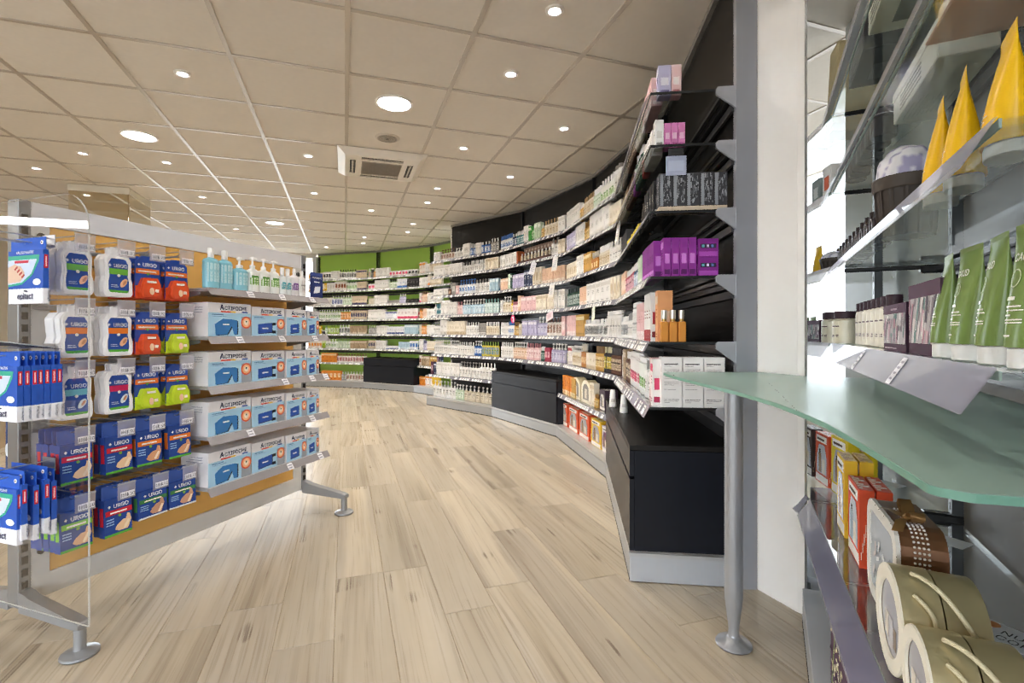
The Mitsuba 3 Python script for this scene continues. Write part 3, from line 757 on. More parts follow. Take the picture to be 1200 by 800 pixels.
def build(kind, col, w, d, h, var=0):
    """-> [(part name, mesh)]"""
    c0, c1, c2 = COL[col]
    B, C = MB(), MB()
    if kind in ('carton', 'packet'):
        B.box(-w / 2, w / 2, -d / 2, d / 2, 0, h, c0)
        y = -d / 2; P = MB()
        if var % 3 == 0: P.front(sbox(-w / 2, h * .74, w / 2, h * .9), y, c1)
        elif var % 3 == 1: P.front(sbox(-w / 2, 0, w / 2, h * .24), y, c1)
        else: P.front(sbox(-w * .36, h * .3, w * .36, h * .72), y, c1)
        for q in (.62, .55, .48, .14, .09):
            P.front(sbox(-w * (.22 + .1 * (q < .2)), h * q, w * .26, h * (q + .022)), y, c2)
        P.box(w / 2, w / 2 + .0006, -d * .3, d * .3, h * .35, h * .6, c1)
        P.box(w / 2, w / 2 + .0006, -d * .35, d * .35, h * .08, h * .2, c2 if var % 2 else c1)
        return [('box', B), ('printed_front', P)]
    rx, ry = w / 2, d / 2
    if kind in ('bottle', 'pump', 'slim', 'can'):
        top = {'bottle': .76, 'pump': .66, 'slim': .72, 'can': .86}[kind]
        B.lathe([(0, 0), (.90, 0), (1, .02 * h), (1, (top - .10) * h), (.86, (top - .04) * h), (.40, top * h), (.34, (top + .02) * h)], 14, c0, rx, ry) if kind != 'can' else \
            B.lathe([(0, 0), (.94, 0), (1, .015 * h), (1, .82 * h), (.8, .86 * h), (0, .862 * h)], 16, c0, rx, ry)
        patch(B, *((.20 * h, .40 * h) if col.startswith('white and') else (.16 * h, (top - .14) * h)), 55, rx, ry, c1)
        patch(B, .40 * h, .46 * h, 40, rx, ry, c2, 1.03); patch(B, .32 * h, .34 * h, 30, rx, ry, c2, 1.03); patch(B, .25 * h, .27 * h, 34, rx, ry, c2, 1.03)
        r = min(rx, ry)
        cc = c2 if var % 2 else 'f3f2f0'
        if kind == 'pump':
            C.lathe([(.5 * r, .665 * h), (.52 * r, .75 * h), (.2 * r, .77 * h), (.2 * r, .90 * h)], 10, cc)
            C.lathe([(.0, .9 * h), (.42 * r, .9 * h), (.46 * r, .93 * h), (.36 * r, .985 * h), (0, h)], 10, cc)
            C.bbox(-.012, .012 + r * .55, -.005, .005, .915 * h, .965 * h, .002, cc)
        elif kind == 'can':
            C.lathe([(.9 * r, .862 * h), (.9 * r, .985 * h), (.8 * r, h), (0, h)], 14, cc)
        else:
            C.lathe([(.46 * r / 1, (top + .0) * h), (.5 * r, (top + .01) * h), (.5 * r, .97 * h), (.42 * r, h), (0, h)], 12, cc) if kind == 'bottle' else \
                C.lathe([(.62 * r, top * h), (.62 * r, .98 * h), (.5 * r, h), (0, h)], 12, cc)
        return [('bottle_body', B), ('pump_head' if kind == 'pump' else 'cap', C)]
    if kind == 'tube':
        n = 14; a = np.arange(n) * 2 * math.pi / n; V = []
        zs = [.15, .3, .5, .75, .93, .94, 1.0]
        for z in zs:
            q = (z - .15) / .79 if z < .94 else 1
            sx = rx * (.86 + .14 * q); sy = ry * max(1 - q ** 1.3, .04)
            V.append(np.stack([np.cos(a) * sx, np.sin(a) * sy, np.full(n, z * h)], 1))
        i = np.arange(n); j = (i + 1) % n
        F = np.vstack([np.stack([k * n + i, k * n + j, (k + 1) * n + j, (k + 1) * n + i], 1) for k in range(len(zs) - 1)])
        B.raw(np.vstack(V), F, c0)
        for q0, q1, an, cc in ((.45, .62, 48, c1), (.66, .70, 40, c2), (.36, .38, 40, c2), (.31, .33, 40, c2)):
            s = 1 - ((q1 - .15) / .79) ** 1.3; s0 = 1 - ((q0 - .15) / .79) ** 1.3
            m = 5; aa = np.radians(np.linspace(-an, an, m)) - math.pi / 2
            v = np.vstack([np.stack([np.cos(aa) * rx * .95, np.sin(aa) * ry * (sq + .05), np.full(m, z * h)], 1) for z, sq in ((q0, s0), (q1, s))])
            ii = np.arange(m - 1); B.raw(v, np.stack([ii, ii + 1, ii + 1 + m, ii + m], 1), cc)
        C.lathe([(0, 0), (.80, 0), (.84, .006), (.84, .145 * h), (.5, .152 * h), (0, .152 * h)], 14, 'f0efec', rx, ry)
        return [('tube_body', B), ('cap', C)]
    if kind == 'jar':
        B.lathe([(0, 0), (.9, 0), (1, .05 * h), (1, .58 * h), (.9, .62 * h)], 18, c0, rx, ry); patch(B, .15 * h, .5 * h, 60, rx, ry, c1 if 'lid' not in col else c2)
        C.lathe([(.96, .62 * h), (1.0, .64 * h), (1.0, .97 * h), (.93, h), (0, h)], 18, c1 if 'lid' in col else c2, rx, ry)
        return [('jar_body', B), ('lid', C)]
    if kind == 'spray':
        B.bbox(-rx, rx, -ry, ry, 0, .66 * h, .004, c0); B.front(sbox(-rx * .6, .18 * h, rx * .6, .45 * h), -ry, c1)
        C.lathe([(.35 * ry * 1.3, .66 * h), (.35 * ry * 1.3, .72 * h), (.8 * ry, .73 * h), (.8 * ry, .98 * h), (.7 * ry, h), (0, h)], 14, 'c9c3b4' if var % 2 else c2)
        return [('bottle_body', B), ('cap', C)]
    if kind == 'cone':
        B.lathe([(0, 0), (.95, 0), (1, .02 * h), (.62, .8 * h), (.5, .82 * h)], 18, c0, rx, ry); patch(B, .2 * h, .26 * h, 40, rx * .92, ry * .92, c2)
        C.lathe([(.52, .82 * h), (.5, .97 * h), (.4, h), (0, h)], 16, 'f3f2f0' if c0 != '1b1a1c' else c0, rx, ry)
        return [('bottle_body', B), ('cap', C)]


def s_of_px(a, b, px, inset=0.0):
    """distance from a along a-b at which a point, inset behind that line, is seen at pixel column px of the photograph"""
    t = (b - a) / np.linalg.norm(b - a); o = a + v2(-t[1], t[0]) * inset; q = (px - 600) / FOC
    return float((q * o[1] - o[0]) / (t[0] - q * t[1]))


def row_frame(a, b, s, depth, z):
    t = (b - a) / np.linalg.norm(b - a); into = v2(-t[1], t[0])
    return frame((*(a + t * s + into * depth), z), t)


_B = {}


def parts_of(kind, col, w, d, h, var, detail):
    key = (kind, col, round(w, 3), round(d, 3), round(h, 3), var, detail)
    if key not in _B:
        ps = build(kind, col, w, d, h, var)
        if not detail:
            m = MB()
            for _, p in ps: m.join(p)
            ps = [(None, m)]
        _B[key] = ps
    return _B[key]


def stock(kind, col, size, M, label, group=None, detail=False, var=0):
    name, cat = SC[kind]
    if kind == 'carton': name = 'tall_carton' if size[2] >= .168 else ('slim_carton' if size[0] <= .0451 else 'carton')
    k = thing(name, label, cat, group)
    bs = 'vc' if kind in ('carton', 'packet') else 'vc_gloss'
    for pn, mb in parts_of(kind, col, *size, var, detail):
        if pn is None: put(k, mb, bs, M)
        else: part(k, pn, mb, bs, M)
    return k


_labels_seen = {}


def fill(spec, a, b, z, where, detail=False, inset=.018, z_eps=.0005, x0=.012, x1=.012, gapmax=.02, var0=None):
    """a row of goods from a (left) to b along the shelf front; spec: 'kind|colour|n[|h[|w[|d]]]; ...'"""
    t = (b - a) / np.linalg.norm(b - a); into = v2(-t[1], t[0]); L = np.linalg.norm(b - a) - x0 - x1
    runs = []
    for s in spec.split(';'):
        q = [x.strip() for x in s.split('|')]
        w, d, h = DEF[q[0]]
        n = int(q[2])
        if len(q) > 3 and q[3]: h = float(q[3])
        if len(q) > 4 and q[4]: w = float(q[4]); d = min(d, w) if q[0] in ('slim', 'can', 'jar', 'cone') else d
        if len(q) > 5 and q[5]: d = float(q[5])
        runs.append([q[0], q[1], n, w, d, h])
    tot = sum(r[2] * (r[3] + .003) for r in runs)
    f = L / tot
    for r in runs: r[2] = max(1, int(round(r[2] * f - .15)))
    tot = sum(r[2] * r[3] for r in runs); N = sum(r[2] for r in runs)
    gap = min(gapmax, max(.0012, (L - tot) / N))
    s = x0
    prev = None
    for kind, col, n, w, d, h in runs:
        art = f'{col} {KN[kind]}'
        lab = f'{art}, {where}'
        if lab in _labels_seen: lab = f'{art} beside the {prev}s, {where}'
        while lab in _labels_seen: lab += ' too'
        _labels_seen[lab] = 1
        grp = f'{art}s, {where}' if n > 1 else None
        var = int(rng.integers(0, 6)) if var0 is None else var0
        for _ in range(n):
            if s + w > L + x0 + .02: break
            o = a + t * (s + w / 2) + into * (inset + d / 2 + rng.random() * .006)
            M = frame((*o, z + z_eps), t) @ R3(rz=(rng.random() - .5) * 4)
            stock(kind, col, (w, d, h), M, lab, grp, detail, var)
            s += w + gap
        prev = art


def wh(j, bay): return (f'{ORD[j]} of the {bay}' if isinstance(j, int) else f'{j} of the {bay}')


BLACK = [
 ["packet|white|2|.13|.07;pump|brown and white|5|.15;pump|white|3|.14;packet|white|1|.17|.13|.12;bottle|blue|2|.13;carton|white|2|.15|.045;bottle|blue|3|.15;bottle|grey|3|.17|.045",
  "packet|white|3|.15|.11;carton|white|5|.15|.045;bottle|white|3|.14|.045;slim|white|6|.15;carton|cream|5|.15|.04",
  "packet|white|3|.10|.10;packet|brown|1|.08|.06;carton|grey|1|.16|.08;carton|pink|1|.12|.06;pump|white and blue|5|.19|.045;bottle|white|4|.17|.045;carton|pale blue|3|.16|.045",
  "bottle|white|1|.16;tube|teal|2|.16;carton|white|5|.17|.05;bottle|pink|2|.17|.045;pump|pale blue|6|.19|.045;bottle|aqua|4|.18|.045",
  "pump|white|3|.18|.045;carton|white|2|.2|.07;carton|cream|6|.18|.05;bottle|white|5|.16|.04;carton|grey|3|.15|.04;slim|cream|5|.16",
  "pump|white|9|.19|.042;bottle|white|5|.17|.042;pump|blue|2|.19|.045;bottle|yellow and green|5|.18|.042"],
 ["slim|white and blue|6|.17;bottle|dark blue|2|.15|.042;slim|teal|4|.16;carton|white|2|.19|.045;carton|green|1|.17|.05;bottle|green|1|.18|.055;carton|pale green|2|.18;bottle|gold|1|.14;bottle|cream|5|.17|.045;carton|white|2|.16",
  "bottle|white|2|.18|.055;pump|white|3|.19;carton|cream|6|.15|.05",
  "carton|peach|2|.14;carton|pale green|1|.18;carton|dark green|1|.18|.04;carton|lilac|3|.16;carton|navy|2|.18|.05;carton|cream|2|.19|.055;carton|peach|4|.16|.06",
  "carton|white|1|.15;pump|cream|2|.19;slim|yellow|1|.14;slim|pink|2|.12;carton|peach|1|.18;carton|pink|3|.16;carton|cream|3|.16|.06;carton|white|2|.19|.055",
  "slim|white|4|.15|.026;slim|white and blue|2|.16;slim|gold|2|.15;carton|beige|1|.13;carton|lilac|3|.16|.055;pump|lilac|2|.20;bottle|brown and white|3|.18|.045;carton|pink|1|.19",
  "bottle|white|4|.18|.045;pump|peach|4|.19|.045;bottle|pink|4|.18|.042;slim|dark green|1|.15;carton|crimson|1|.14|.05;pump|lilac|3|.19|.045"],
 ["carton|white|6|.17|.05;bottle|gold|2|.14|.04;bottle|cream|4|.17|.048;slim|pale green|3|.17;bottle|white and green|4|.19|.05;can|white|2|.21|.055",
  "carton|lilac|4|.16|.04;carton|white|2|.18|.06;slim|gold|2|.17;packet|white|2|.19|.11;carton|cream|2|.16",
  "carton|cream|4|.15|.05;carton|white|2|.18|.06;carton|gold|3|.17|.045;spray|amber|2|.15;slim|cream|4|.17;bottle|white|3|.17",
  "bottle|dark green|4|.18|.048;carton|peach|2|.16|.06;packet|white|3|.17|.10;carton|cream|2|.17",
  "carton|pink|2|.19|.055;carton|gold|2|.19|.045;bottle|black and white|5|.14|.04;can|white|2|.19",
  "slim|olive|1|.15;carton|red and white|2|.17|.045;pump|cream|4|.18|.045;spray|amber|2|.2|.045;packet|cream|2|.13|.07;slim|gold|4|.19|.03;bottle|black with yellow lid|2|.19|.045;slim|brown|4|.19|.03"],
 ["pump|dark grey|4|.16|.05;bottle|brown|4|.17|.05;bottle|beige|3|.15|.05;carton|pink|4|.12|.04",
  "bottle|beige|4|.16|.045;bottle|brown|4|.16|.05;slim|purple|2|.15;bottle|dark green|3|.18|.05;slim|red|2|.12;carton|white|3|.11|.05",
  "carton|dark grey|4|.15|.06;jar|black with yellow lid|6|.07|.062;cone|black|2|.16|.06;carton|black|3|.15|.055",
  "carton|peach|3|.16|.05;bottle|rose|5|.15|.045;slim|dark blue|3|.15;carton|pale green|2|.15|.045;carton|purple|4|.16|.05",
  "bottle|black and white|4|.14|.045;slim|white|3|.15;can|white|2|.20|.062;carton|pink|3|.18|.05;carton|red and white|2|.21|.055",
  "can|white|2|.18|.06;carton|tan|2|.19|.05;bottle|brown|3|.18|.045;can|white and pink|5|.19|.05;can|white and green|3|.18|.048;bottle|white|2|.17;carton|pink|2|.19|.04"]]
for i in range(4):
    for j in range(6):
        x1 = .012 if i < 3 else (.12, .12, .09, .10, .14, .10)[j]
        if (i, j) == (1, 1):
            a, b = SB[1], SB[2]; t = (b - a) / np.linalg.norm(b - a); s0, s1 = s_of_px(a, b, 607, .03), s_of_px(a, b, 645, .03)
            fill("packet|white|1|.15|.07;carton|white|3|.15", a, a + t * s0, ZS[1], wh(1, BB[1]))
            w = s1 - s0 - .02; k = thing('display_tray', 'dark brown display tray with a printed header on the second shelf of the black wall', 'display tray')
            M = row_frame(a, b, (s0 + s1) / 2, .08, ZS[1] + .0005)
            m = MB(); m.box(-w / 2, w / 2, -.06, .06, 0, .03, '4a2c1e'); m.box(-w / 2, w / 2, .045, .06, .03, .17, '3a241a'); m.box(-w / 2 - .02, -w / 2, -.06, .06, 0, .15, 'a4552a'); part(k, 'tray_body', m, 'vc', M)
            m = MB(); m.box(-w / 2 - .015, w / 2, .030, .044, .125, .185, '8f7566')
            for q in range(9): m.front(sbox(-w * .46 + q * w * .1, .14, -w * .41 + q * w * .1, .165), .030, 'c9b3a2')
            part(k, 'header', m, 'vc', M)
            for q in range(9): stock('slim', 'cream', (.03, .03, .085), M @ R3(t=(-w * .45 + q * w * .11, -.02, .0305)), 'small cream bottle standing in the dark brown display tray', 'small cream bottles in the brown tray')
            fill(BLACK[i][j], a + t * s1, b, ZS[j], wh(j, BB[i]), x1=x1, inset=.02)
            continue
        fill(BLACK[i][j], SB[i], SB[i + 1], ZS[j], wh(j, BB[i]), detail=(i == 3), x1=x1, inset=.02)

GREEN = [
 ["carton|yellow and purple|6|.13|.04;carton|black and white|2|.14;carton|white|2|.15;bottle|black and white|5|.17|.05;carton|navy and tan|4|.15|.042",
  "carton|yellow and purple|5|.14|.045;carton|yellow|1|.15|.05;carton|white|2|.15;carton|brown and white|3|.17|.055;bottle|white and green|3|.19|.05;carton|navy and tan|3|.15|.045",
  "packet|white|3|.07|.07;carton|white and blue|1|.14;carton|white|2|.14;bottle|navy and white|3|.17|.055;bottle|pale green|3|.18|.05;carton|navy and tan|5|.16|.042",
  "bottle|white and pink|3|.16|.05;bottle|white and green|6|.18|.048;bottle|orange|3|.18|.05;carton|navy and tan|5|.16|.042",
  "carton|yellow|4|.15|.05;jar|black|1|.07;bottle|pale green|1|.16;bottle|lime|3|.17|.055;bottle|black and white|3|.17|.052;carton|tan|5|.15|.042",
  "packet|orange and white|4|.13|.055;carton|lime|1|.13;bottle|white and green|3|.17|.055;bottle|pale green|4|.18|.05;carton|tan|5|.14|.042"],
 ["bottle|brown and white|1|.17;can|black|1|.17;bottle|orange|1|.14;carton|white|3|.16;packet|white and pink|4|.09|.06;packet|black and white|2|.09|.06",
  "packet|white and pink|1|.10|.08;carton|white|4|.16|.045;bottle|pale green|2|.15;carton|white and blue|2|.16;packet|black|2|.15|.06",
  "bottle|beige|2|.15;carton|white|4|.16|.05;packet|grey|2|.06;bottle|lilac|2|.16;packet|black|2|.07",
  "carton|white|4|.17|.05;carton|navy and white|3|.13|.045;packet|white and pink|3|.17|.075",
  "bottle|grey|2|.15;carton|white|2|.15;carton|navy and white|4|.13|.045;carton|pale blue|3|.16|.045",
  "carton|navy and tan|2|.15;carton|white|3|.15;packet|navy and white|2|.06;carton|pale blue|3|.13;carton|white and blue|2|.15"],
 ["carton|orange and white|3|.19|.08;carton|white|4|.15;carton|cream|8|.15", "carton|white|6|.15;carton|orange and white|2|.18;carton|cream|8|.15", "carton|white and pink|2|.16;bottle|peach|4|.18;carton|white|8|.15",
  "bottle|orange|3|.17;carton|peach|2|.16;carton|white|8|.15", "carton|cream|1|.16;bottle|orange|3|.18;carton|white|8|.15", "carton|white|2|.18;slim|lilac|3|.16;carton|cream|8|.15"]]
for i in range(3):
    e = SG[i + 1] if i < 2 else SG[2] + (SG[3] - SG[2]) * .5
    for j in range(6):
        fill(GREEN[i][j], SG[i], e, ZS[j], wh(j, GB[i]))
fill("carton|white|3|.13;carton|orange|2|.17|.08;bottle|red and white|6|.16|.055", SG[0], SG[1], ZL + .02, wh('low shelf', GB[0]))
fill("packet|brown|1|.14|.14;carton|orange|2|.17|.08;bottle|grey|1|.15;bottle|brown and white|3|.16|.055", SG[0], SG[1], .1185, wh('plinth', GB[0]))
fill("carton|brown and white|1|.17;carton|tan|3|.16|.05;carton|gold|2|.16;carton|burgundy|1|.2|.05;carton|navy|1|.18", SG[2], SG[2] + (SG[3] - SG[2]) * .5, ZL + .02, wh('low shelf', GB[2]))
fill("carton|orange|2|.14|.05;carton|orange and white|2|.17;carton|yellow|2|.15", SG[2], SG[2] + (SG[3] - SG[2]) * .45, .1185, wh('plinth', GB[2]))
# low shelf and plinth of the far and the third black bay
def inner(W, F, i, q=.1): return F[i] + (W[i] - F[i]) * q, F[i + 1] + (W[i + 1] - F[i + 1]) * q
a, b = inner(WB, FB, 0)
fill("carton|burgundy|1|.17|.06;carton|navy|1|.16|.05;carton|white|6|.17|.055;pump|white|5|.2|.05;bottle|white|4|.2|.05", a, b, ZL, wh('low shelf', BB[0]))
fill("pump|white|5|.22|.065;pump|pale green|2|.2|.05;pump|beige|5|.2|.075", a, b - (b - a) * .06, .1185, wh('plinth', BB[0]), inset=.05)
a, b = inner(WB, FB, 2)
fill("carton|orange|5|.17|.05;carton|gold|2|.17|.05", a, a + (b - a) * .33, ZL, 'low shelf, beside the black cabinet')
# ------------------------------------------------------------------ near end of the black wall: goods standing one behind the other
LD = float(np.linalg.norm(SB[4] - SB[3]))
ENDS = [(0, [('carton', 'lilac', .045, .05, .125), ('carton', 'pink', .045, .038, .125)], .035),
        (1, [('carton', 'white', .045, .034, .115), ('carton', 'bright pink', .045, .026, .10), ('carton', 'bright pink', .045, .026, .10), ('carton', 'bright pink', .045, .026, .10)], .022),
        (3, [('carton', 'purple', .06, .030, .16), ('carton', 'purple', .06, .031, .16), ('carton', 'purple', .06, .031, .16), ('carton', 'purple', .06, .031, .16)], .055),
        (4, [('carton', 'deep peach', .055, .060, .21)], .035),
        (5, [('carton', 'white and pink', .05, .034, .19)], .012)]
for j, lst, dep in ENDS:
    z = ZS[j]; cnt = {}
    for kind, col, w, d, h in lst:
        cnt[col] = cnt.get(col, 0) + 1
    for i, (kind, col, w, d, h) in enumerate(lst):
        art = f'{col} {KN[kind]} at the near end of the {ORD[j]}, black wall'
        stock(kind, col, (w, d, h), row_frame(SB[3], SB[4], LD - (.035 if j != 4 else .055) - w / 2, dep + d / 2, z + .0005), art, f'{col} cartons at the near end of the {ORD[j]}' if cnt[col] > 1 else None, True, 3)
        dep += d + .002
DD = (.335 - .02) / 5
for i in range(5):      # black patterned boxes
    m = MB(); w, d, h = .06, .0515, .155
    m.box(-w / 2, w / 2, -d / 2, d / 2, .022, h, '34353a'); m.box(-w / 2, w / 2, -d / 2, d / 2, 0, .022, 'c9b8a4')
    r2 = np.random.default_rng(40 + i)
    for q in range(46):
        x, zz, l = (r2.random() - .5) * d * .8, .03 + r2.random() * .11, .006 + r2.random() * .014
        cc = ('6f7278', '8b8e94', '55585e')[q % 3]
        m.box(w / 2, w / 2 + .0006, x, x + .0022 + .003 * r2.random(), zz, min(zz + l, h - .003), cc)
        m.box(x, x + .0025, -d / 2 - .0006, -d / 2, zz, min(zz + l, h - .003), cc)
    m.box(w / 2, w / 2 + .0008, -d * .42, -d * .18, .024, h - .004, '878b93')
    obj('patterned_carton', 'black and silver patterned carton with beige foot, near end of the third shelf', 'box', m, 'vc', row_frame(SB[3], SB[4], LD - .05, .035 + i * .0530 + d / 2, ZS[2] + .0005), 'black patterned cartons near the grey post')
for i in range(2):      # a pile of purple boxes at the back of the fourth shelf
    m = MB(); w, d, h = .06, .078, .076
    m.box(-w / 2, w / 2, -d / 2, d / 2, 0, h, '7d2486'); m.box(w / 2, w / 2 + .0006, -d * .46, d * .46, h * .08, h * .32, 'a94bb4'); m.box(w / 2, w / 2 + .0008, -d * .38, d * .38, h * .5, h * .72, '2f2440')
    for q in range(3): m.box(w / 2 + .0008, w / 2 + .0014, -d * .32 + q * d * .23, -d * .2 + q * d * .23, h * .54, h * .68, ('6db0c4', 'd7c4e8', '5f78b4')[q])
    m.front(sbox(-w * .3, h * .2, w * .3, h * .7), -d / 2, 'c87ad0')
    obj('stacked_carton', ('lower', 'upper')[i % 2] + ' purple carton of the two-high pile on the fourth shelf, black wall', 'box', m, 'vc',
        row_frame(SB[3], SB[4], LD - .06, .190 + d / 2, ZS[3] + .0005 + (i % 2) * (h + .0006)))
for i in range(3):      # amber perfume bottles
    m = MB(); w, d, h = .034, .03, .128
    m.bbox(-w / 2, w / 2, -d / 2, d / 2, 0, .082, .003, 'd08a3c')
    k = thing('perfume_bottle', 'amber square perfume bottle with clear cap, near end of the fifth shelf', 'bottle', 'amber perfume bottles by the peach carton')
    Mx = row_frame(SB[3], SB[4], LD - .022, .055 + i * .034, ZS[4] + .0005)
    part(k, 'flask', m, 'vc_gloss', Mx)
    m = MB(); m.lathe([(.008, .082), (.008, .092), (.0115, .093), (.0115, h), (0, h)], 16, 'd8d2c4'); m.lathe([(.009, .083), (.0095, .09), (.009, .092)], 12, 'b7924f'); part(k, 'cap', m, 'vc_metal', Mx)
for i in range(3):      # large white cartons
    m = MB(); w, d, h = .07, .078, .20
    m.box(-w / 2, w / 2, -d / 2, d / 2, 0, h, 'e9e7e6')
    m.front(sbox(-w / 2, 0, -w * .2, h * .3), -d / 2, 'd9577f'); m.front(sbox(-w * .3, h * .5, w * .4, h * .8), -d / 2, 'd2c6c4')
    p = MB()
    for q, (z0, l) in enumerate([(.17, .7), (.163, .4), (.15, .75), (.144, .75), (.138, .6), (.12, .75), (.114, .7), (.1, .75), (.094, .75), (.088, .5), (.07, .6), (.03, .75), (.024, .7), (.018, .3)]):
        p.box(w / 2, w / 2 + .0006, -d * .40, -d * .40 + d * l, z0, z0 + (.005 if q == 0 else .0022), '6a6668' if q in (0, 11) else 'aaa7a8')
    k = thing('large_white_carton', 'large white carton at the near end of the sixth shelf, ' + ('at the front edge', 'middle of three', 'nearest the grey post')[i], 'box')
    Mx = row_frame(SB[3], SB[4], LD - .045, .045 + i * .0815 + d / 2, ZS[5] + .0005)
    part(k, 'box', m, 'vc', Mx); part(k, 'printed_side', p, 'vc', Mx)


# window boxes, arched boxes, tapered bottles round the third black bay
def window_box(w, h, d, col, col2, win='b9bcc2', prod='8a6a4a', label=True):
    m = MB(); m.box(-w / 2, w / 2, -d / 2, d / 2, 0, h, col)
    m.front(sbox(-w * .46, h * .02, w * .46, h * .16), -d / 2, 'ece6dc')
    if label: m.front(sbox(-w * .42, h * .82, w * .36, h * .95), -d / 2, 'f0ece6'); m.front(sbox(-w * .34, h * .86, w * .2, h * .9), -d / 2 - .0006, '5d4a40')
    for q in range(7):
        m.box(-w * .45 + q * w * .13, -w * .38 + q * w * .13, -d * .4, -d * .4 + d * .25 * (1 + q % 3), h, h + .0006, col2)
        m.box(w / 2, w / 2 + .0006, -d * .4 + .1 * d * q, -d * .34 + .1 * d * q, h * .1 + .1 * h * (q % 4), h * .2 + .12 * h * (q % 5), col2)
    p = MB(); o = Polygon([(-w * .36, h * .2), (w * .36, h * .2), (w * .36, h * .55), (w * .2, h * .78), (-w * .2, h * .78), (-w * .36, h * .55)])
    p.front(o, -d / 2 - .0004, win)
    p.front(sbox(-w * .22, h * .22, -w * .02, h * .6), -d / 2 - .001, prod); p.front(sbox(w * .04, h * .22, w * .24, h * .5), -d / 2 - .001, 'd9cdbb'); p.front(sbox(-w * .17, h * .6, -w * .07, h * .68), -d / 2 - .001, '3d3632')
    return m, p


a, b = inner(WB, FB, 2)
for i, (p0, p1, col, c2, lab) in enumerate([(655, 665, 'd8572b', 'f0e3d2', 'leftmost'), (666, 677, 'd8572b', 'f0e3d2', 'middle'), (678, 690, 'd8572b', 'f0e3d2', 'rightmost'),
                                            (692, 704, 'e5b92a', 'f4e7b6', None), (705, 712, 'cfc5cf', '6c3a63', None)]):
    s0, s1 = s_of_px(a, b, p0, .03), s_of_px(a, b, p1, .03)
    m, p = window_box((s1 - s0) * .93, (.205, .205, .205, .205, .19)[i], .075, col, c2, 'a9a5a6' if i < 4 else '6b3a66')
    k = thing('window_gift_box', (f'orange window gift box on the plinth, {lab} of three, beside the black cabinet', 'yellow window gift box on the plinth, right of the orange ones', 'white and purple gift box on the plinth beside the yellow box')[0 if i < 3 else i - 2], 'gift box')
    Mx = row_frame(a, b, (s0 + s1) / 2, .07, .1185); part(k, 'box', m, 'vc', Mx); part(k, 'window', p, 'vc_gloss', Mx)
for i, (p0, p1) in enumerate([(669, 679), (680, 691)]):
    s0, s1 = s_of_px(a, b, p0, .02), s_of_px(a, b, p1, .02); w = (s1 - s0) * .95; h = .185
    def arch(w, h): return Polygon([(-w / 2, 0), (w / 2, 0)] + [(w / 2 * math.cos(q), h * .55 + h * .45 * math.sin(q)) for q in np.linspace(0, math.pi, 15)])
    m = MB(); m.prism(arch(w, h), .075, 'd9cba6', np.array([[1, 0, 0, 0], [0, 0, -1, .0375], [0, 1, 0, 0], [0, 0, 0, 1.0]]))
    m.front(arch(w, h).difference(affinity.translate(arch(w * .66, h * .7), 0, h * .14)), -.0375, 'efe7d2')
    p = MB(); p.front(affinity.translate(arch(w * .66, h * .7), 0, h * .14), -.0375, '8f8b86'); p.front(sbox(-w * .1, h * .2, w * .12, h * .62), -.0381, 'd8cfc0')
    k = thing('arched_gift_box', ('left', 'right')[i] + ' arched cream gift box with an oval window, low shelf of the third black bay', 'gift box')
    Mx = row_frame(a, b, (s0 + s1) / 2, .065, ZL + .0005); part(k, 'box', m, 'vc', Mx); part(k, 'window', p, 'vc_gloss', Mx)
s0 = s_of_px(a, b, 692, .03); fill("carton|cream|2|.18|.045;slim|gold|2|.10", a + (b - a) / np.linalg.norm(b - a) * s0, a + (b - a) / np.linalg.norm(b - a) * (s0 + .20), ZL, 'low shelf, right of the arched boxes', True)
s0 = s_of_px(a, b, 702, .03); L = float(np.linalg.norm(b - a)); m, p = window_box(.11, .15, .1, '4a3b48', 'cfc9c4', 'cfcac6', '2a2229', False)
k = thing('patterned_gift_box', 'dark purple and white patterned gift box at the right end of the low shelf', 'gift box'); Mx = row_frame(a, b, min(s0 + .07, L - .075), .08, ZL + .0005); part(k, 'box', m, 'vc', Mx); part(k, 'window', p, 'vc', Mx)
for i, px in enumerate((718, 731)):
    q = (px - 600) / FOC; Yc = 3.02 - .22 * i; P_ = (q * Yc, Yc)
    B = MB(); B.lathe([(0, 0), (.021, 0), (.023, .004), (.015, .10), (.011, .104), (0, .104)], 20, 'efedea'); patch(B, .03, .05, 40, .0205, .0205, 'c9c4be')
    obj('tapered_bottle', ('farther', 'nearer')[i] + ' white tapered bottle standing on the large black drawer cabinet', 'bottle', B, 'vc_gloss', R3(t=(*P_, .5435)))
# shelf talkers hanging from the price strips
def talker(bay, j, px, w, h, col, label, tilt=-12, c2='b9bdd0', drop=.03, rz=0):
    a, b = SB[bay], SB[bay + 1]
    s = s_of_px(a, b, px, -.02)
    m = MB(); m.box(-w / 2, w / 2, -.0008, .0008, -h, 0, col)
    for q in range(4): m.front(sbox(-w * .35, -h * (.3 + .14 * q), w * (.3 - .08 * (q % 2)), -h * (.24 + .14 * q)), -.0008, c2)
    m.box(-w * .2, w * .2, -.001, .001, 0, .02, 'dfe0e4')
    obj('shelf_talker', label, 'sign', m, 'vc', row_frame(a, b, s, -.030, ZS[j] - drop) @ R3(ry=tilt, rx=-8))


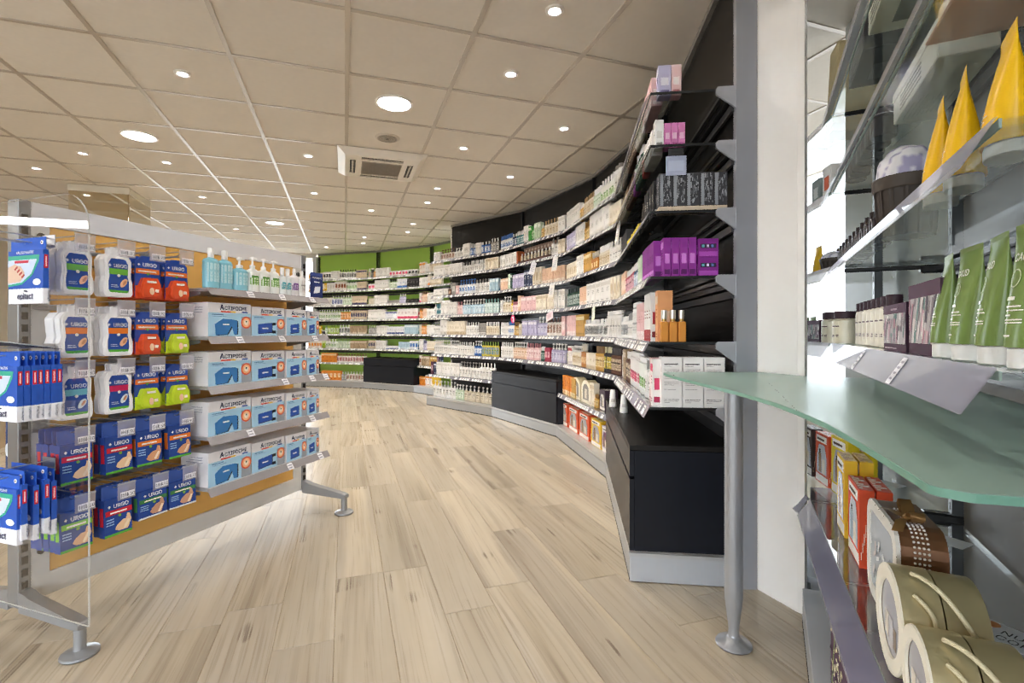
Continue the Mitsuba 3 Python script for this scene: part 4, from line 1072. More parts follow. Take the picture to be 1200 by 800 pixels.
talker(1, 1, 627, .10, .13, 'e9e9f0', 'tilted white card hanging under the brown display tray on the black wall', 14)
talker(1, 1, 652, .085, .13, 'efede8', 'upright white card hanging from the second shelf, right of the tilted one', 0)
talker(1, 2, 648, .085, .12, 'efe9e0', 'cream and white card hanging from the third shelf of the black wall', 0)
talker(1, 3, 645, .12, .08, 'e9d3da', 'pink and white card hanging from the fourth shelf of the black wall', -18, 'c7a9b4')
talker(2, 3, 697, .07, .11, 'e6ead4', 'pale yellow card hanging from the fourth shelf, third black bay', -20)
talker(2, 1, 727, .06, .12, 'e6e2d8', 'small cream card hanging from the second shelf where the wall bends near the camera', 0)
m = MB(); m.prism(Point(0, 0).buffer(.045), .002, 'd8286a', R3(rx=90)); m.front(Polygon([(0, -.035), (.03, -.03), (.022, .01), (.004, .02)]), -.002, 'f6dfe8'); m.front(sbox(-.02, .012, .02, .028), -.002, 'f6dfe8')
a, b = SB[1], SB[2]; obj('round_sticker', 'round pink sticker hanging under the fourth shelf of the black wall', 'sign', m, 'vc', row_frame(a, b, s_of_px(a, b, 602, -.02), -.03, ZS[3] - .08))
m = MB(); m.box(-.04, .04, -.001, .001, -.078, 0, 'aab2cc'); m.front(sbox(-.03, -.06, .03, -.02), -.001, 'b9c1d8'); m.box(-.03, .03, -.002, .002, 0, .03, '2a2a2c')
obj('price_card', 'pale blue card hanging under the second shelf above the black patterned cartons', 'sign', m, 'vc', frame((*(SB[4] + (WB[4] - SB[4]) * .34 + v2(-.01, .02)), ZS[1] - .04), v2(1, -.14)))

# ------------------------------------------------------------------ display gondola on the left
GU, GD = v2(-1.587, 1.642), v2(.3245, .9459)
GN = v2(.9459, -.3245)
GL = 1.233
GM = frame((*GU, 0), GD)                       # x along the unit away from the camera, -y towards the aisle
k = thing('display_gondola', 'free-standing display unit with orange back panel, white frame and grey T feet', 'display unit')
for x0 in (-.036, GL):
    m = MB(); m.bbox(x0, x0 + .036, .002, .058, .10, 1.432, .003, '8d8f92')
    for z in np.arange(.16, 1.40, .04):
        m.box(x0 + .010, x0 + .026, -.0005, .003, z, z + .024, '202022')
    part(k, 'upright', m, 'vc_satin', GM)
m = MB(); m.box(0, GL, .006, .030, 1.357, 1.430, 'e4e3e6'); part(k, 'header', m, 'vc', GM)
m = MB(); m.box(0, GL, .006, .030, .107, .183, 'dcd9d3'); part(k, 'bottom_rail', m, 'vc', GM)
for x0, x1 in ((0, .052), (GL * .953, GL)):
    m = MB(); m.box(x0, x1, .006, .030, .183, 1.357, 'd8d6d2')
    pk = part(k, 'side_stile', m, 'vc', GM)
    for z in (.265, 1.32):
        c_ = MB(); c_.lathe([(0, 0), (.010, 0), (.011, .003), (.011, .006)], 14, '4c4a4a', M=R3(rx=90)); part(pk, 'screw_cap', c_, 'vc', GM @ R3(t=((x0 + x1) / 2, .006, z)) @ R3(rz=0))
nb = 6
for i in range(nb):
    z0 = .183 + i * (1.357 - .183) / nb; z1 = .183 + (i + 1) * (1.357 - .183) / nb
    m = MB(); m.box(.053, GL * .953 - .001, .010, .028, z0 + .0015, z1 - .0015, 'e3b163'); part(k, 'back_board', m, 'vc', GM)
m = MB(); m.box(0, GL, .031, .036, .107, 1.43, 'd6d4cf'); part(k, 'rear_panel', m, 'vc', GM)
for x0 in (-.018, GL + .018):
    for sgn in (-1, 1):
        if sgn == 1 and x0 > 1: continue
        L_ = .29 + (.03 if sgn == 1 else 0)
        m = MB()
        prof = [(0.0, .155), (.03, .150), (.05, .142), (L_ - .03, .112), (L_ - .006, .106), (L_, .10), (L_, .085), (L_ - .03, .083), (.05, .088), (0, .088)]
        y0 = 0.002 if sgn < 0 else .058
        m.prism(Polygon(prof).buffer(-.003).buffer(.003, join_style=1), .034, '96989b', np.array([[0, 0, 1, x0 - .017], [sgn, 0, 0, y0], [0, 1, 0, 0], [0, 0, 0, 1.0]]))
        lk = part(k, 'foot_arm', m, 'vc_satin', GM)
        f = MB(); f.lathe([(0, 0), (.046, 0), (.050, .004), (.049, .010), (.034, .016), (.018, .019), (.016, .022), (.016, .088)], 26, '96989b', M=R3(t=(x0, y0 + sgn * (L_ - .018), 0)))
        part(lk, 'foot_pad', f, 'vc_satin', GM)
GON = k
ROWS = [1.285, 1.082, .885, .675, .462]
for z in ROWS:
    m = MB(); m.bbox(.006, .43, -.012, .002, z - .010, z + .004, .002, 'b6b7b9'); m.box(.05, .42, -.0005, .009, z - .05, z - .045, '8a6a34'); part(k, 'hook_rail', m, 'vc_metal', GM)


def hook(x, z, L, label, price=True, pw=.058):
    m = MB()
    for o in (-.008, .008):
        m.tube([(x + o, -.012, z + .004), (x + o, -L + .02, z + .004), (x + o, -L + .006, z + .010), (x + o, -L, z + .02)], .0018, 6, 'c9c9cb')
    m.tube([(x, -.012, z + .022), (x, -L - .015, z + .022), (x, -L - .022, z + .016)], .0016, 6, 'c9c9cb')
    m.box(x - .02, x + .02, -.015, -.010, z - .008, z + .03, 'a5a6a8')
    k = part(GON, 'hook', m, 'vc_metal', GM)
    if price:
        p = MB(); p.raw([(x - pw / 2, -L - .024, z - .032), (x + pw / 2, -L - .024, z - .032), (x + pw / 2, -L - .024, z + .022), (x - pw / 2, -L - .024, z + .022)], [[0, 1, 2, 3]], 'c9c6d2')
        p.box(x - pw / 2, x + pw / 2, -L - .026, -L - .022, z + .02, z + .025, 'd5d5da')
        part(k, 'price_holder', p, 'strip_plastic', GM)
        t = MB(); t.box(x - pw * .36, x + pw * .42, -L - .0265, -L - .0255, z - .026, z - .006, 'e6e4ea'); t.text(PRICES[int(rng.integers(len(PRICES)))], x + pw * .18, z - .022, .011, -L - .0266, '55555f', sx=.8)
        for q in range(4): t.box(x - pw * .32 + q * .006, x - pw * .32 + q * .006 + .003, -L - .027, -L - .0264, z - .023, z - .010, '8a8a94')
        part(k, 'price_ticket', t, 'vc', GM)
    return k


PRICES = ['3,90', '6,50', '4,30', '5,90', '6,90', '4,90']


def rrect(w, h, r, x=0, z=0): return sbox(x - w / 2 + r, z + r, x + w / 2 - r, z + h - r).buffer(r, join_style=1, quad_segs=4)


def brand(m, s, x, z, h, y, col='f4f4f6', plus=True, maxw=None):
    m.text(s, x + (.006 if plus else 0), z, h, y, col, True, maxw=maxw)
    if plus:
        w = min((maxw or 1), flat_text(s, True)[0][:, 0].max() * h) / 2 + .006
        m.front(sbox(x - w - .004, z + h * .35, x - w + .004, z + h * .6), y - .0003, col); m.front(sbox(x - w - .0014, z + h * .15, x - w + .0014, z + h * .8), y - .0003, col)


def shell_pack(c2, c3):
    """white waisted foam pack with a blue label"""
    w, h, d = .094, .145, .022
    o = Polygon([(-w * .44, 0), (w * .44, 0), (w * .5, h * .08), (w * .5, h * .32), (w * .44, h * .47), (w * .46, h * .6), (w * .48, h * .86), (w * .34, h), (-w * .34, h), (-w * .48, h * .86), (-w * .46, h * .6), (-w * .44, h * .47), (-w * .5, h * .32), (-w * .5, h * .08)]).buffer(-.008).buffer(.008, join_style=1, quad_segs=4)
    A = np.array([[1, 0, 0, 0], [0, 0, -1, d / 2], [0, 1, 0, 0], [0, 0, 0, 1.0]])
    m = MB(); m.prism(o, d, 'eeeef0', A); m.prism(o.buffer(-.006), .003, 'f4f4f5', A @ R3(t=(0, 0, d - .0008))); m.prism(rrect(.034, .03, .006, 0, h - .004), .004, 'ededf0', A @ R3(t=(0, 0, .01)))
    y = -d / 2 - .0022; p = MB()
    lab = affinity.scale(o, .70, .80, origin=(0, h * .48))
    p.front(lab, y, '2b4a98')
    p.front(lab.intersection(sbox(-1, h * .52, 1, h * .66)), y - .0005, c2); p.front(lab.intersection(sbox(-1, 0, 1, h * .15)), y - .0005, '58a83c')
    p.front(Point(0, h * .5).buffer(.005), y - .001, 'f0f0e8')
    p.front(affinity.translate(affinity.rotate(affinity.scale(Point(0, 0).buffer(.016, quad_segs=6), .55, 1.1), -35), w * .17, h * .33), y - .0005, c3)
    p.front(affinity.translate(affinity.rotate(affinity.scale(Point(0, 0).buffer(.008, quad_segs=5), .5, 1.2), -35), w * .20, h * .34), y - .001, 'c98a6a')
    p.front(sbox(-w * .27, h * .22, -w * .02, h * .235), y - .0005, 'c9d2e8'); p.front(sbox(-w * .27, h * .26, -w * .05, h * .275), y - .0005, 'c9d2e8')
    brand(p, 'URGO', 0, h * .69, .013, y - .0006, maxw=.045)
    return m, p


def blister(c1, c2):
    """blue blister card with a moulded coloured capsule"""
    w, h = .092, .155
    m = MB(); A = np.array([[1, 0, 0, 0], [0, 0, -1, .002], [0, 1, 0, 0], [0, 0, 0, 1.0]])
    m.prism(Polygon([(-w * .5, h * .02), (w * .5, h * .02), (w * .46, h * .86), (w * .2, h), (-w * .2, h), (-w * .46, h * .86)]).buffer(-.004).buffer(.004, join_style=1, quad_segs=3), .004, '2a489a', A)
    m.prism(Polygon([(-w * .5, 0), (w * .5, 0), (w * .48, h * .3), (-w * .48, h * .3)]), .0045, c1, A)
    y = -.0022
    cp = Polygon([(-w * .30, h * .03), (w * .30, h * .03), (w * .40, h * .12), (w * .38, h * .32), (w * .26, h * .48), (-w * .26, h * .48), (-w * .38, h * .32), (-w * .40, h * .12)]).buffer(-.006).buffer(.006, join_style=1, quad_segs=4)
    c = MB(); c.prism(cp, .018, c1, A @ R3(t=(0, 0, .004))); c.prism(cp.buffer(-.005), .003, c1, A @ R3(t=(0, 0, .0215)))
    c.front(affinity.translate(affinity.scale(Point(0, 0).buffer(.012, quad_segs=5), .7, 1.1), 0, h * .17), -.0231, 'f0c9a4'); c.front(sbox(-w * .17, h * .36, w * .17, h * .41), -.0231, 'f6eee2'); c.front(sbox(w * .12, h * .15, w * .26, h * .22), -.0231, 'f6e4d0')
    p = MB(); p.front(Polygon([(-w * .46, h * .58), (w * .46, h * .58), (w * .44, h * .70), (-w * .44, h * .70)]), y, 'e0702c'); p.front(sbox(-w * .36, h * .62, w * .32, h * .655), y - .0005, 'f3e6da')
    p.front(Polygon([(-.006, h * .6), (.006, h * .6), (0, h * .54)]), y - .0008, '58a83c')
    brand(p, 'URGO', 0, h * .75, .013, y - .0006, maxw=.05)
    return m, c, p


def plaster_box(c2, c3, w=.088, h=.125, foot='58a83c'):
    d = .028
    m = MB(); m.box(-w / 2, w / 2, -d / 2, d / 2, 0, h, '27458f'); m.box(-w / 2, w / 2, -.001, .001, h, h + .045, '3d5aa4')
    y = -d / 2; p = MB()
    p.front(sbox(-w / 2, 0, w / 2, h * .06), y, foot); p.front(sbox(-w * .46, h * .56, w * .5, h * .70), y, c2); p.front(sbox(-w * .3, h * .60, w * .3, h * .645), y - .0005, 'f2e6e2')
    p.front(affinity.translate(Polygon([(0, 0), (.03, 0), (.042, .03), (.036, .05), (.028, .052), (.024, .035), (.012, .034), (-.006, .02), (-.012, .008)]), w * .0, h * .10), y - .0005, c3)
    p.front(affinity.translate(affinity.rotate(sbox(0, 0, .03, .008), 60), w * .12, h * .2), y - .001, 'f3ddc4')
    p.front(Point(w * .04, h * .52).buffer(.005), y - .001, '7fb04a')
    for q in range(3): p.front(sbox(-w * .44, h * (.3 + .07 * q), -w * .16, h * (.33 + .07 * q)), y - .0005, '8fb0d8')
    m.box(-w / 2 - .0006, -w / 2, -d * .3, d * .3, h * .3, h * .8, c2)
    brand(p, 'URGO', w * .02, h * .75, .014, y - .0006, maxw=.05)
    return m, p


PEACH, LT = 'e8b896', 'd9e4ea'
XC = [.015, .139, .245, .357]
HOOKS = [[('s', '6cb33f', PEACH, 4, 'white shell plaster packs with green band'), ('s', '6cb33f', PEACH, 2, 'white shell plaster packs with green band'), ('b', 'd9532a', 0, 6, 'orange capsule blister packs'), ('b', 'd9532a', 0, 5, 'orange capsule blister packs')],
         [('s', 'e0762c', PEACH, 3, 'white shell plaster packs with orange band'), ('s', 'e0762c', PEACH, 4, 'white shell plaster packs with orange band'), ('b', 'd9532a', 0, 4, 'orange capsule blister packs'), ('b', 'bfd431', 0, 4, 'lime capsule blister packs')],
         [('s', '7cc4d2', LT, 3, 'white shell plaster packs with pale blue band'), ('s', 'c8285a', LT, 2, 'white shell plaster packs with crimson band'), ('b', 'c3d832', 0, 7, 'lime capsule blister packs'), ('b', 'c3d832', 0, 5, 'lime capsule blister packs')],
         [('p', 'c8283c', 'edcba6', 4, 'blue plaster boxes with red band'), ('p', 'c8283c', 'edcba6', 2, 'blue plaster boxes with red band'), ('p', 'e0762c', 'd9a078', 3, 'blue plaster boxes with orange band'), ('p', 'e0762c', 'd9a078', 3, 'blue plaster boxes with orange band')],
         [('p', '7ec242', 'e5b896', 5, 'dark blue plaster boxes with green band'), ('p', 'c8283c', 'edcba6', 2, 'blue plaster boxes with red band'), ('w', '3f7f4a', 'c99a80', 2, 'wide navy plaster boxes with dark green band'), ('w', '3f7f4a', 'c99a80', 2, 'wide navy plaster boxes with dark green band')]]
RN = ['top hook row', 'second hook row', 'third hook row', 'fourth hook row', 'bottom hook row']
CN = ['first hook from the clear divider', 'second hook from the clear divider', 'third hook from the clear divider', 'last hook beside the cartons']
SHORT = ['first', 'second', 'third', 'last']
for r in range(5):
    for c in range(4):
        kind, c2, c3, n, desc = HOOKS[r][c]
        x, z = XC[c] + (.012 if kind == 'w' else 0), ROWS[r]
        hook(x, z, .215, f'metal display hook with clear price holder, {RN[r]}, {CN[c]}')
        one = desc.replace('packs', 'pack').replace('boxes', 'box').replace('small ', '')
        step = {'s': .027, 'b': .0275, 'p': .031, 'w': .031}[kind]
        if kind == 's': mbs = shell_pack(c2, c3); drop, nm, cat = .165, 'plaster_shell_pack', 'plaster pack'
        elif kind == 'b': mbs = blister(c2, 0); drop, nm, cat = .165, 'blister_pack', 'plaster pack'
        else: mbs = plaster_box(c2, c3, .088 if kind == 'p' else .105, .125 if kind == 'p' else .10, '58a83c' if kind == 'p' else 'd8d8d8'); drop, nm, cat = (.158 if kind == 'p' else .138), 'plaster_box', 'plaster box'
        n = min(n, 6)
        for i in range(n):
            kk = thing(nm, f'{one}, {SHORT[c]} hook of the {RN[r]}', cat, f'{desc} on the {SHORT[c]} hook, {RN[r]}' if n > 1 else None)
            M = GM @ R3(t=(x + (rng.random() - .5) * .004, -.188 + i * step, z - drop)) @ R3(rz=(rng.random() - .5) * 5, rx=-2)
            pn = ('shell', 'printed_label') if kind == 's' else (('card', 'capsule', 'printed_label') if kind == 'b' else ('box', 'printed_label'))
            for nme, mb in zip(pn, mbs): part(kk, nme, mb, 'vc_gloss' if nme in ('capsule', 'card') else 'vc', M)

# clear acrylic end divider
k = thing('acrylic_divider', 'clear acrylic end divider with a rounded top corner, fixed to the display unit', 'divider')
AX, AY, AZ0, AZ1, AR = -.041, -.352, .115, 1.423, .11
o = [(-AY, AZ0), (-AY, AZ1 - AR)] + [(-AY - AR + AR * math.cos(q), AZ1 - AR + AR * math.sin(q)) for q in np.linspace(0, math.pi / 2, 10)][1:] + [(-.30, AZ1), (-.30, AZ0)]
v = [(AX, -d, z) for d, z in o]
m = MB(); m.mesh(trimesh.Trimesh(*(lambda e: ([(AX, -p[0], p[1]) for p in e[0]], e[1]))(trimesh.creation.triangulate_polygon(Polygon(o), engine='earcut')), process=False)); part(k, 'sheet', m, 'clear_plastic', GM)
m = MB(); pts = np.array(o[:-1] + [o[-1], o[0]])
for (d0, z0), (d1, z1) in zip(pts[:-1], pts[1:]):
    if d0 < -.2 and d1 < -.2: continue
    nl = np.array([z1 - z0, -(d1 - d0)]); nl = nl / (np.linalg.norm(nl) + 1e-9) * .002
    e = 8 if abs(z1 - z0) > .5 else 1
    m.raw([(AX - .002, -d0, z0), (AX + .002, -d0, z0), (AX + .002, -d1, z1), (AX - .002, -d1, z1)], [[0, 1, 2, 3]], 'cfcfcc')
    m.raw([(AX - .002, -d0 + nl[0], z0 - nl[1]), (AX + .002, -d0 + nl[0], z0 - nl[1]), (AX + .002, -d1 + nl[0], z1 - nl[1]), (AX - .002, -d1 + nl[0], z1 - nl[1])], [[0, 1, 2, 3]], 'dcdcd8')
part(k, 'polished_edge', m, 'vc_gloss', GM)


# boxes hanging on the near side of the divider; they face the camera end (-x of the unit)
def foot_box():
    w, h, d = .165, .198, .0145
    m = MB(); m.box(-w / 2, w / 2, -d / 2, d / 2, 0, .045, 'e6e7ee'); m.box(-w / 2, w / 2, -d / 2, d / 2, .045, .160, '2956b4'); m.box(-w / 2, w / 2, -.001, .001, .160, h, '2b5cc0')
    y = -d / 2; p = MB()
    arc = Polygon([(-w / 2, .052), (-w * .1, .058), (w * .2, .085), (w * .38, .125), (w * .40, .145), (-w / 2, .145)]); p.front(arc, y, '3aa78f'); p.front(Polygon([(-w / 2, .058), (-w * .1, .064), (w * .18, .090), (w * .34, .132), (-w / 2, .132)]), y - .0005, 'c7d4ea')
    p.front(Polygon([(-w / 2, .062), (-w * .15, .066), (-w * .05, .078), (-w * .02, .094), (-w * .12, .112), (-w * .3, .120), (-w / 2, .110)]), y - .001, 'd9b9a4')
    for q in range(4): p.front(affinity.translate(affinity.rotate(sbox(0, 0, .016, .006), 30), -w * .3 + .011 * q, .104 - .008 * q), y - .0015, 'b04f4a')
    p.front(sbox(-w * .3, .122, w * .1, .130), y - .0008, 'c33a4a')
    p.front(affinity.translate(affinity.scale(Point(0, 0).buffer(.014, quad_segs=5), 1.3, .7), w * .33, .064), y - .0005, 'e8edf5')
    p.text('HALLUX VALGUS', 0, .150, .0075, y - .0006, 'eef2fb', True, maxw=.10); p.text('epitact', 0, .014, .019, y - .0006, '3a3d5c', True, maxw=.075)
    p.front(Polygon([(-.01, .038), (.006, .034), (.012, .037), (-.002, .041)]), y - .0006, '33364e')
    p.front(Point(w * .40, .182).buffer(.006), .0 - .0012, 'f2f2f6'); p.front(Point(w * .40, .182).buffer(.0022), -.002, '44465a')
    s = MB(); s.box(w / 2, w / 2 + .0006, -d * .33, d * .33, .105, .145, 'c3283c'); s.box(w / 2 + .0004, w / 2 + .001, -d * .12, d * .12, .11, .14, 'f0c8cc')
    tv = MB(); tv.text('epitact', 0, 0, .008, 0, '3a3d5c', False, maxw=.034)
    s.join(tv, np.array([[0, -1, 0, w / 2 + .0004], [0, 0, 1, .004], [1, 0, 0, .023], [0, 0, 0, 1.0]]) @ np.array([[1, 0, 0, 0], [0, 1, 0, 0], [0, 0, 1, 0], [0, 0, 0, 1.0]]))
    return m, p, s


FBX = foot_box()
def foot_item(x, yr, zb, lab, grp, rz=0):
    kk = thing('foot_care_box', lab, 'foot care box', grp)
    M = GM @ R3(t=(x, yr + .0825, zb)) @ np.array([[0, 1, 0, 0], [-1, 0, 0, 0], [0, 0, 1, 0], [0, 0, 0, 1.0]]) @ R3(rz=rz)
    for n, mb in zip(('box', 'printed_front', 'printed_spine'), FBX): part(kk, n, mb, 'vc', M, kind='stuff' if n != 'box' else None)


foot_item(-.094, -.25, 1.084, 'blue and white foot care box hanging alone above the rows of foot care boxes', None)
for i in range(7): foot_item(-.155 + i * .0158, -.25 - (i % 3) * .002, .742, 'blue foot care box in the upper row of seven beside the clear divider', 'upper row of foot care boxes', (rng.random() - .5) * .8)
for i in range(5): foot_item(-.150 + (0, .012, .040, .062, .085)[i], -.235 - (i % 2) * .006, .388 + (i % 2) * .012, 'blue foot care box in the lower row of five beside the clear divider', 'lower row of foot care boxes', (rng.random() - .5) * 4)
for zz, lab in ((1.29, 'top'), (.953, 'middle'), (.60, 'bottom')):
    m = MB()
    for o_ in (-.185, -.155):
        m.tube([(AX - .003, o_, zz - .022), (-.25, o_, zz - .022), (-.27, o_, zz - .014)], .002, 6, 'c9c9cb')
    m.tube([(AX - .003, -.17, zz), (-.28, -.17, zz)], .002, 6, 'c9c9cb'); m.box(AX - .004, AX - .002, -.20, -.14, zz - .03, zz + .01, 'b9babc')
    obj('divider_hook', f'{lab} wire hook on the clear divider holding foot care boxes', 'hook', m, 'vc_metal', GM)
m = MB()
for i in range(8):
    q0, q1 = i / 8, (i + 1) / 8
    def fp(q, e): return (-.19 + .135 * q, -.02 - .255 * q ** .8 + e * .075 * (1 - q), .985 - .035 * q - e * .014 * (1 - q))
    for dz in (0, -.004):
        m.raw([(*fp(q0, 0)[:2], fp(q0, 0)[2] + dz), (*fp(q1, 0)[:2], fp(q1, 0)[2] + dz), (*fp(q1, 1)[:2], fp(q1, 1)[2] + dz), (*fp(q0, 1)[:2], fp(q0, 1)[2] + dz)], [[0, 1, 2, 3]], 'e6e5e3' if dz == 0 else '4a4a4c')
obj('label_wing', 'white curved plastic wing over the upper row of foot care boxes', 'sign', m, 'vc', GM)
m = MB(); m.box(-.003, 0, .075, .135, .53, .78, '1f3f74'); m.prism(affinity.scale(Point(0, 0).buffer(.024), .8, 1.3), .001, 'b9c63a', GMX := np.array([[0, 0, -1, -.003], [-1, 0, 0, .11], [0, 1, 0, .72], [0, 0, 0, 1.0]])); m.prism(affinity.scale(Point(0, 0).buffer(.02), .9, 1.2), .001, 'e6ecf2', np.array([[0, 0, -1, -.003], [-1, 0, 0, .118], [0, 1, 0, .60], [0, 0, 0, 1.0]]))
obj('hanging_pack', 'dark blue pack with lime and white shapes behind the unit, at the photo edge', 'pack', m, 'vc', GM)

# shelves and cartons on the far half of the unit
SX0, SX1, SD = .448, 1.112, .245
GZ = [1.178, .982, .780, .577, .372]
for j, z in enumerate(GZ):
    k = thing('display_shelf', f'white-edged shelf on the orange display unit, {("top", "second", "third", "fourth", "bottom")[j]} of five', 'shelf')
    m = MB(); m.bbox(SX0, SX1, -SD, .002, z - .016, z - .001, .002, 'c9c7c6'); part(k, 'board', m, 'vc_satin', GM)
    m = MB(); m.raw([(SX0 - .012, -SD - .001, z - .001), (SX1 + .03, -SD - .001, z - .001), (SX1 + .03, -SD - .022, z - .031), (SX0 - .012, -SD - .022, z - .031)], [[3, 2, 1, 0]], '979294')
    m.raw([(SX0 - .012, -SD - .022, z - .031), (SX1 + .03, -SD - .022, z - .031), (SX1 + .03, -SD - .026, z - .029), (SX0 - .012, -SD - .026, z - .029)], [[0, 1, 2, 3]], 'dad8da')
    part(k, 'ticket_strip', m, 'vc_gloss', GM)
    for x in ((.62, .80, 1.0), (.565, .80, 1.02), (.82, 1.0, 1.10), (.62, 1.0), (.85, 1.06))[j]:
        m = MB()
        def q_(u, w): return (x + u, -SD - .0035 - .021 * w, z - .0015 - .030 * w)
        m.raw([q_(0, .05), q_(.034, .05), q_(.034, .98), q_(0, .98)], [[3, 2, 1, 0]], 'f0eff2')
        for r_ in range(2): m.raw([(q_(.005, 0)[0], q_(0, .25 + .35 * r_)[1] - .0006, q_(0, .25 + .35 * r_)[2]), (q_(.028, 0)[0], q_(0, .25 + .35 * r_)[1] - .0006, q_(0, .25 + .35 * r_)[2]), (q_(.028, 0)[0], q_(0, .4 + .35 * r_)[1] - .0006, q_(0, .4 + .35 * r_)[2]), (q_(.005, 0)[0], q_(0, .4 + .35 * r_)[1] - .0006, q_(0, .4 + .35 * r_)[2])], [[3, 2, 1, 0]], '9a98a6')
        part(k, 'price_ticket', m, 'vc', GM)
    for x in (SX0 - .008, SX1 + .004):
        m = MB(); m.prism([(0, 0), (.2, 0), (.2, -.012), (.01, -.045), (0, -.045)], .004, '8f9194', np.array([[0, 0, 1, x], [-1, 0, 0, 0.0], [0, 1, 0, z - .0165], [0, 0, 0, 1.0]])); part(k, 'bracket', m, 'vc_satin', GM)


def hot_pack(w, h, d, shape):
    m = MB(); m.box(-w / 2, w / 2, -d / 2, d / 2, 0, h, 'eceaec')
    for q in range(3): m.box(-w / 2 - .0006, -w / 2, -d * .3, d * (.1 + .1 * q), h * (.84 - .07 * q), h * (.86 - .07 * q), 'a9aab8')
    y = -d / 2; p = MB()
    p.front(sbox(-w / 2, 0, w / 2, h * .70), y, 'a9cfe6'); p.front(sbox(w * .26, 0, w * .5, h * .60), y - .0004, '9aa0a8')
    p.front(sbox(-w * .22, h * .715, w * .0, h * .755), y - .0004, 'd5402c'); p.front(sbox(w * .0, h * .715, w * .12, h * .755), y - .0004, 'e9c04a'); p.front(sbox(w * .28, h * .715, w * .42, h * .755), y - .0004, '2c55a4')
    if shape == 0:
        g = Polygon([(-w * .34, h * .03), (-w * .36, h * .36), (-w * .18, h * .52), (w * .10, h * .50), (w * .16, h * .46), (w * .16, h * .06), (w * .08, h * .05), (w * .03, h * .30), (-w * .08, h * .05)]); gk = affinity.translate(g, w * .025, -h * .012)
        p.front(gk.intersection(sbox(-w, 0, w, h)), y - .0006, '22262e'); p.front(g, y - .001, '3b78b4')
        p.front(sbox(-w * .18, h * .33, -w * .03, h * .37), y - .0014, 'e6eef5')
    else:
        g = Polygon([(-w * .32, h * .08), (-w * .32, h * .40), (w * .10, h * .46), (w * .10, h * .12)]); p.front(affinity.translate(g, w * .02, -h * .02), y - .0006, '1d2129')
        if shape == 1: p.front(sbox(w * .10, h * .36, w * .22, h * .46), y - .0008, '1d2129'); p.front(sbox(w * .10, h * .08, w * .22, h * .18), y - .0008, '1d2129')
        p.front(g, y - .001, '2f52a2'); p.front(sbox(-w * .2, h * .24, -w * .02, h * .28), y - .0014, 'dfe6f2')
    cx, cz = w * .38, h * .42; e = min(1.0, w / .2)
    p.front(affinity.scale(Point(cx, cz).buffer(h * .19, quad_segs=6), e, 1), y - .0006, 'd5542f'); p.front(affinity.scale(Point(cx, cz).buffer(h * .145, quad_segs=6), e, 1), y - .001, 'efb58a'); p.front(affinity.scale(Point(cx, cz).buffer(h * .08, quad_segs=5), e, 1), y - .0014, 'f6e7d2'); p.front(sbox(cx - .003, cz, cx + .003, cz + h * .06), y - .0018, '26262c')
    p.front(sbox(-w * .42, h * .63, -w * .16, h * .655), y - .0004, '5a7ea8'); p.front(sbox(-w * .42, h * .585, -w * .1, h * .6), y - .0004, '7a9cc0')
    p.text('A', -w * .20, h * .79, h * .15, y - .0004, '161e4a', True, centre=True); p.text('CTIPOCHE', w * .125, h * .79, h * .112, y - .0004, '161e4a', True, maxw=w * .54)
    return m, p


HP = [hot_pack(.208, .138, .15, 0), hot_pack(.190, .130, .15, 1), hot_pack(.132, .127, .15, 2), hot_pack(.088, .125, .15, 2)]
for j in range(1, 5):
    x = SX0 + .004
    for i, w in enumerate((.208, .190, .132, .088)):
        kk = thing('hot_pack_carton', f'{("largest", "second largest", "narrower", "smallest")[i]} white and blue hot pack carton, {("", "second", "third", "fourth", "bottom")[j]} shelf of the display unit', 'carton')
        M = GM @ R3(t=(x + w / 2, -SD + .012 + .075 + (.003 * (i % 2)), GZ[j] - .0004))
        part(kk, 'box', HP[i][0], 'vc', M); part(kk, 'printed_front', HP[i][1], 'vc', M)
        x += w + (.008, .012, .008, 0)[i]
COL['clear blue'] = ('86c4d4', 'bfe0e6', '9acfdb')
gx = lambda x, d: GU + GD * x + GN * d
fill("bottle|clear blue|3|.165|.068|.05;pump|clear blue|1|.15|.075|.055;pump|white and green|5|.16|.058;slim|white and teal|4|.13|.036;bottle|white and purple|2|.135;bottle|white|2|.13", gx(SX0, SD - .005), gx(1.045, SD - .005), GZ[0], 'top shelf of the orange display unit', True, var0=0)
m = MB(); m.box(-.045, .045, -.002, .002, 0, .13, '22346c'); m.front(sbox(-.045, .112, .045, .13), -.002, '3a4d8c'); m.text('PANSEMENT', 0, .098, .010, -.0022, 'e9edf6', True, maxw=.07)
m.front(sbox(-.02, .078, .02, .084), -.002, 'dfe4f0'); m.front(Polygon([(-.025, .02), (.02, .028), (.028, .06), (-.012, .056)]), -.002, 'dfe6f2')
obj('display_card', 'dark blue card with white square at the right end of the top display shelf', 'sign', m, 'vc', GM @ R3(t=(1.085, -SD + .02, GZ[0] - .0005)))
# ------------------------------------------------------------------ goods of the near right unit
def on_r1(px, z, inset, lo=False):
    a, b = (L0, L1) if lo else (R1a, R1b)
    return s_of_px(a, b, px, inset)


def rf(s, depth, z, lo=False): return row_frame(L0, L1, s, depth, z) if lo else row_frame(R1a, R1b, s, depth, z)


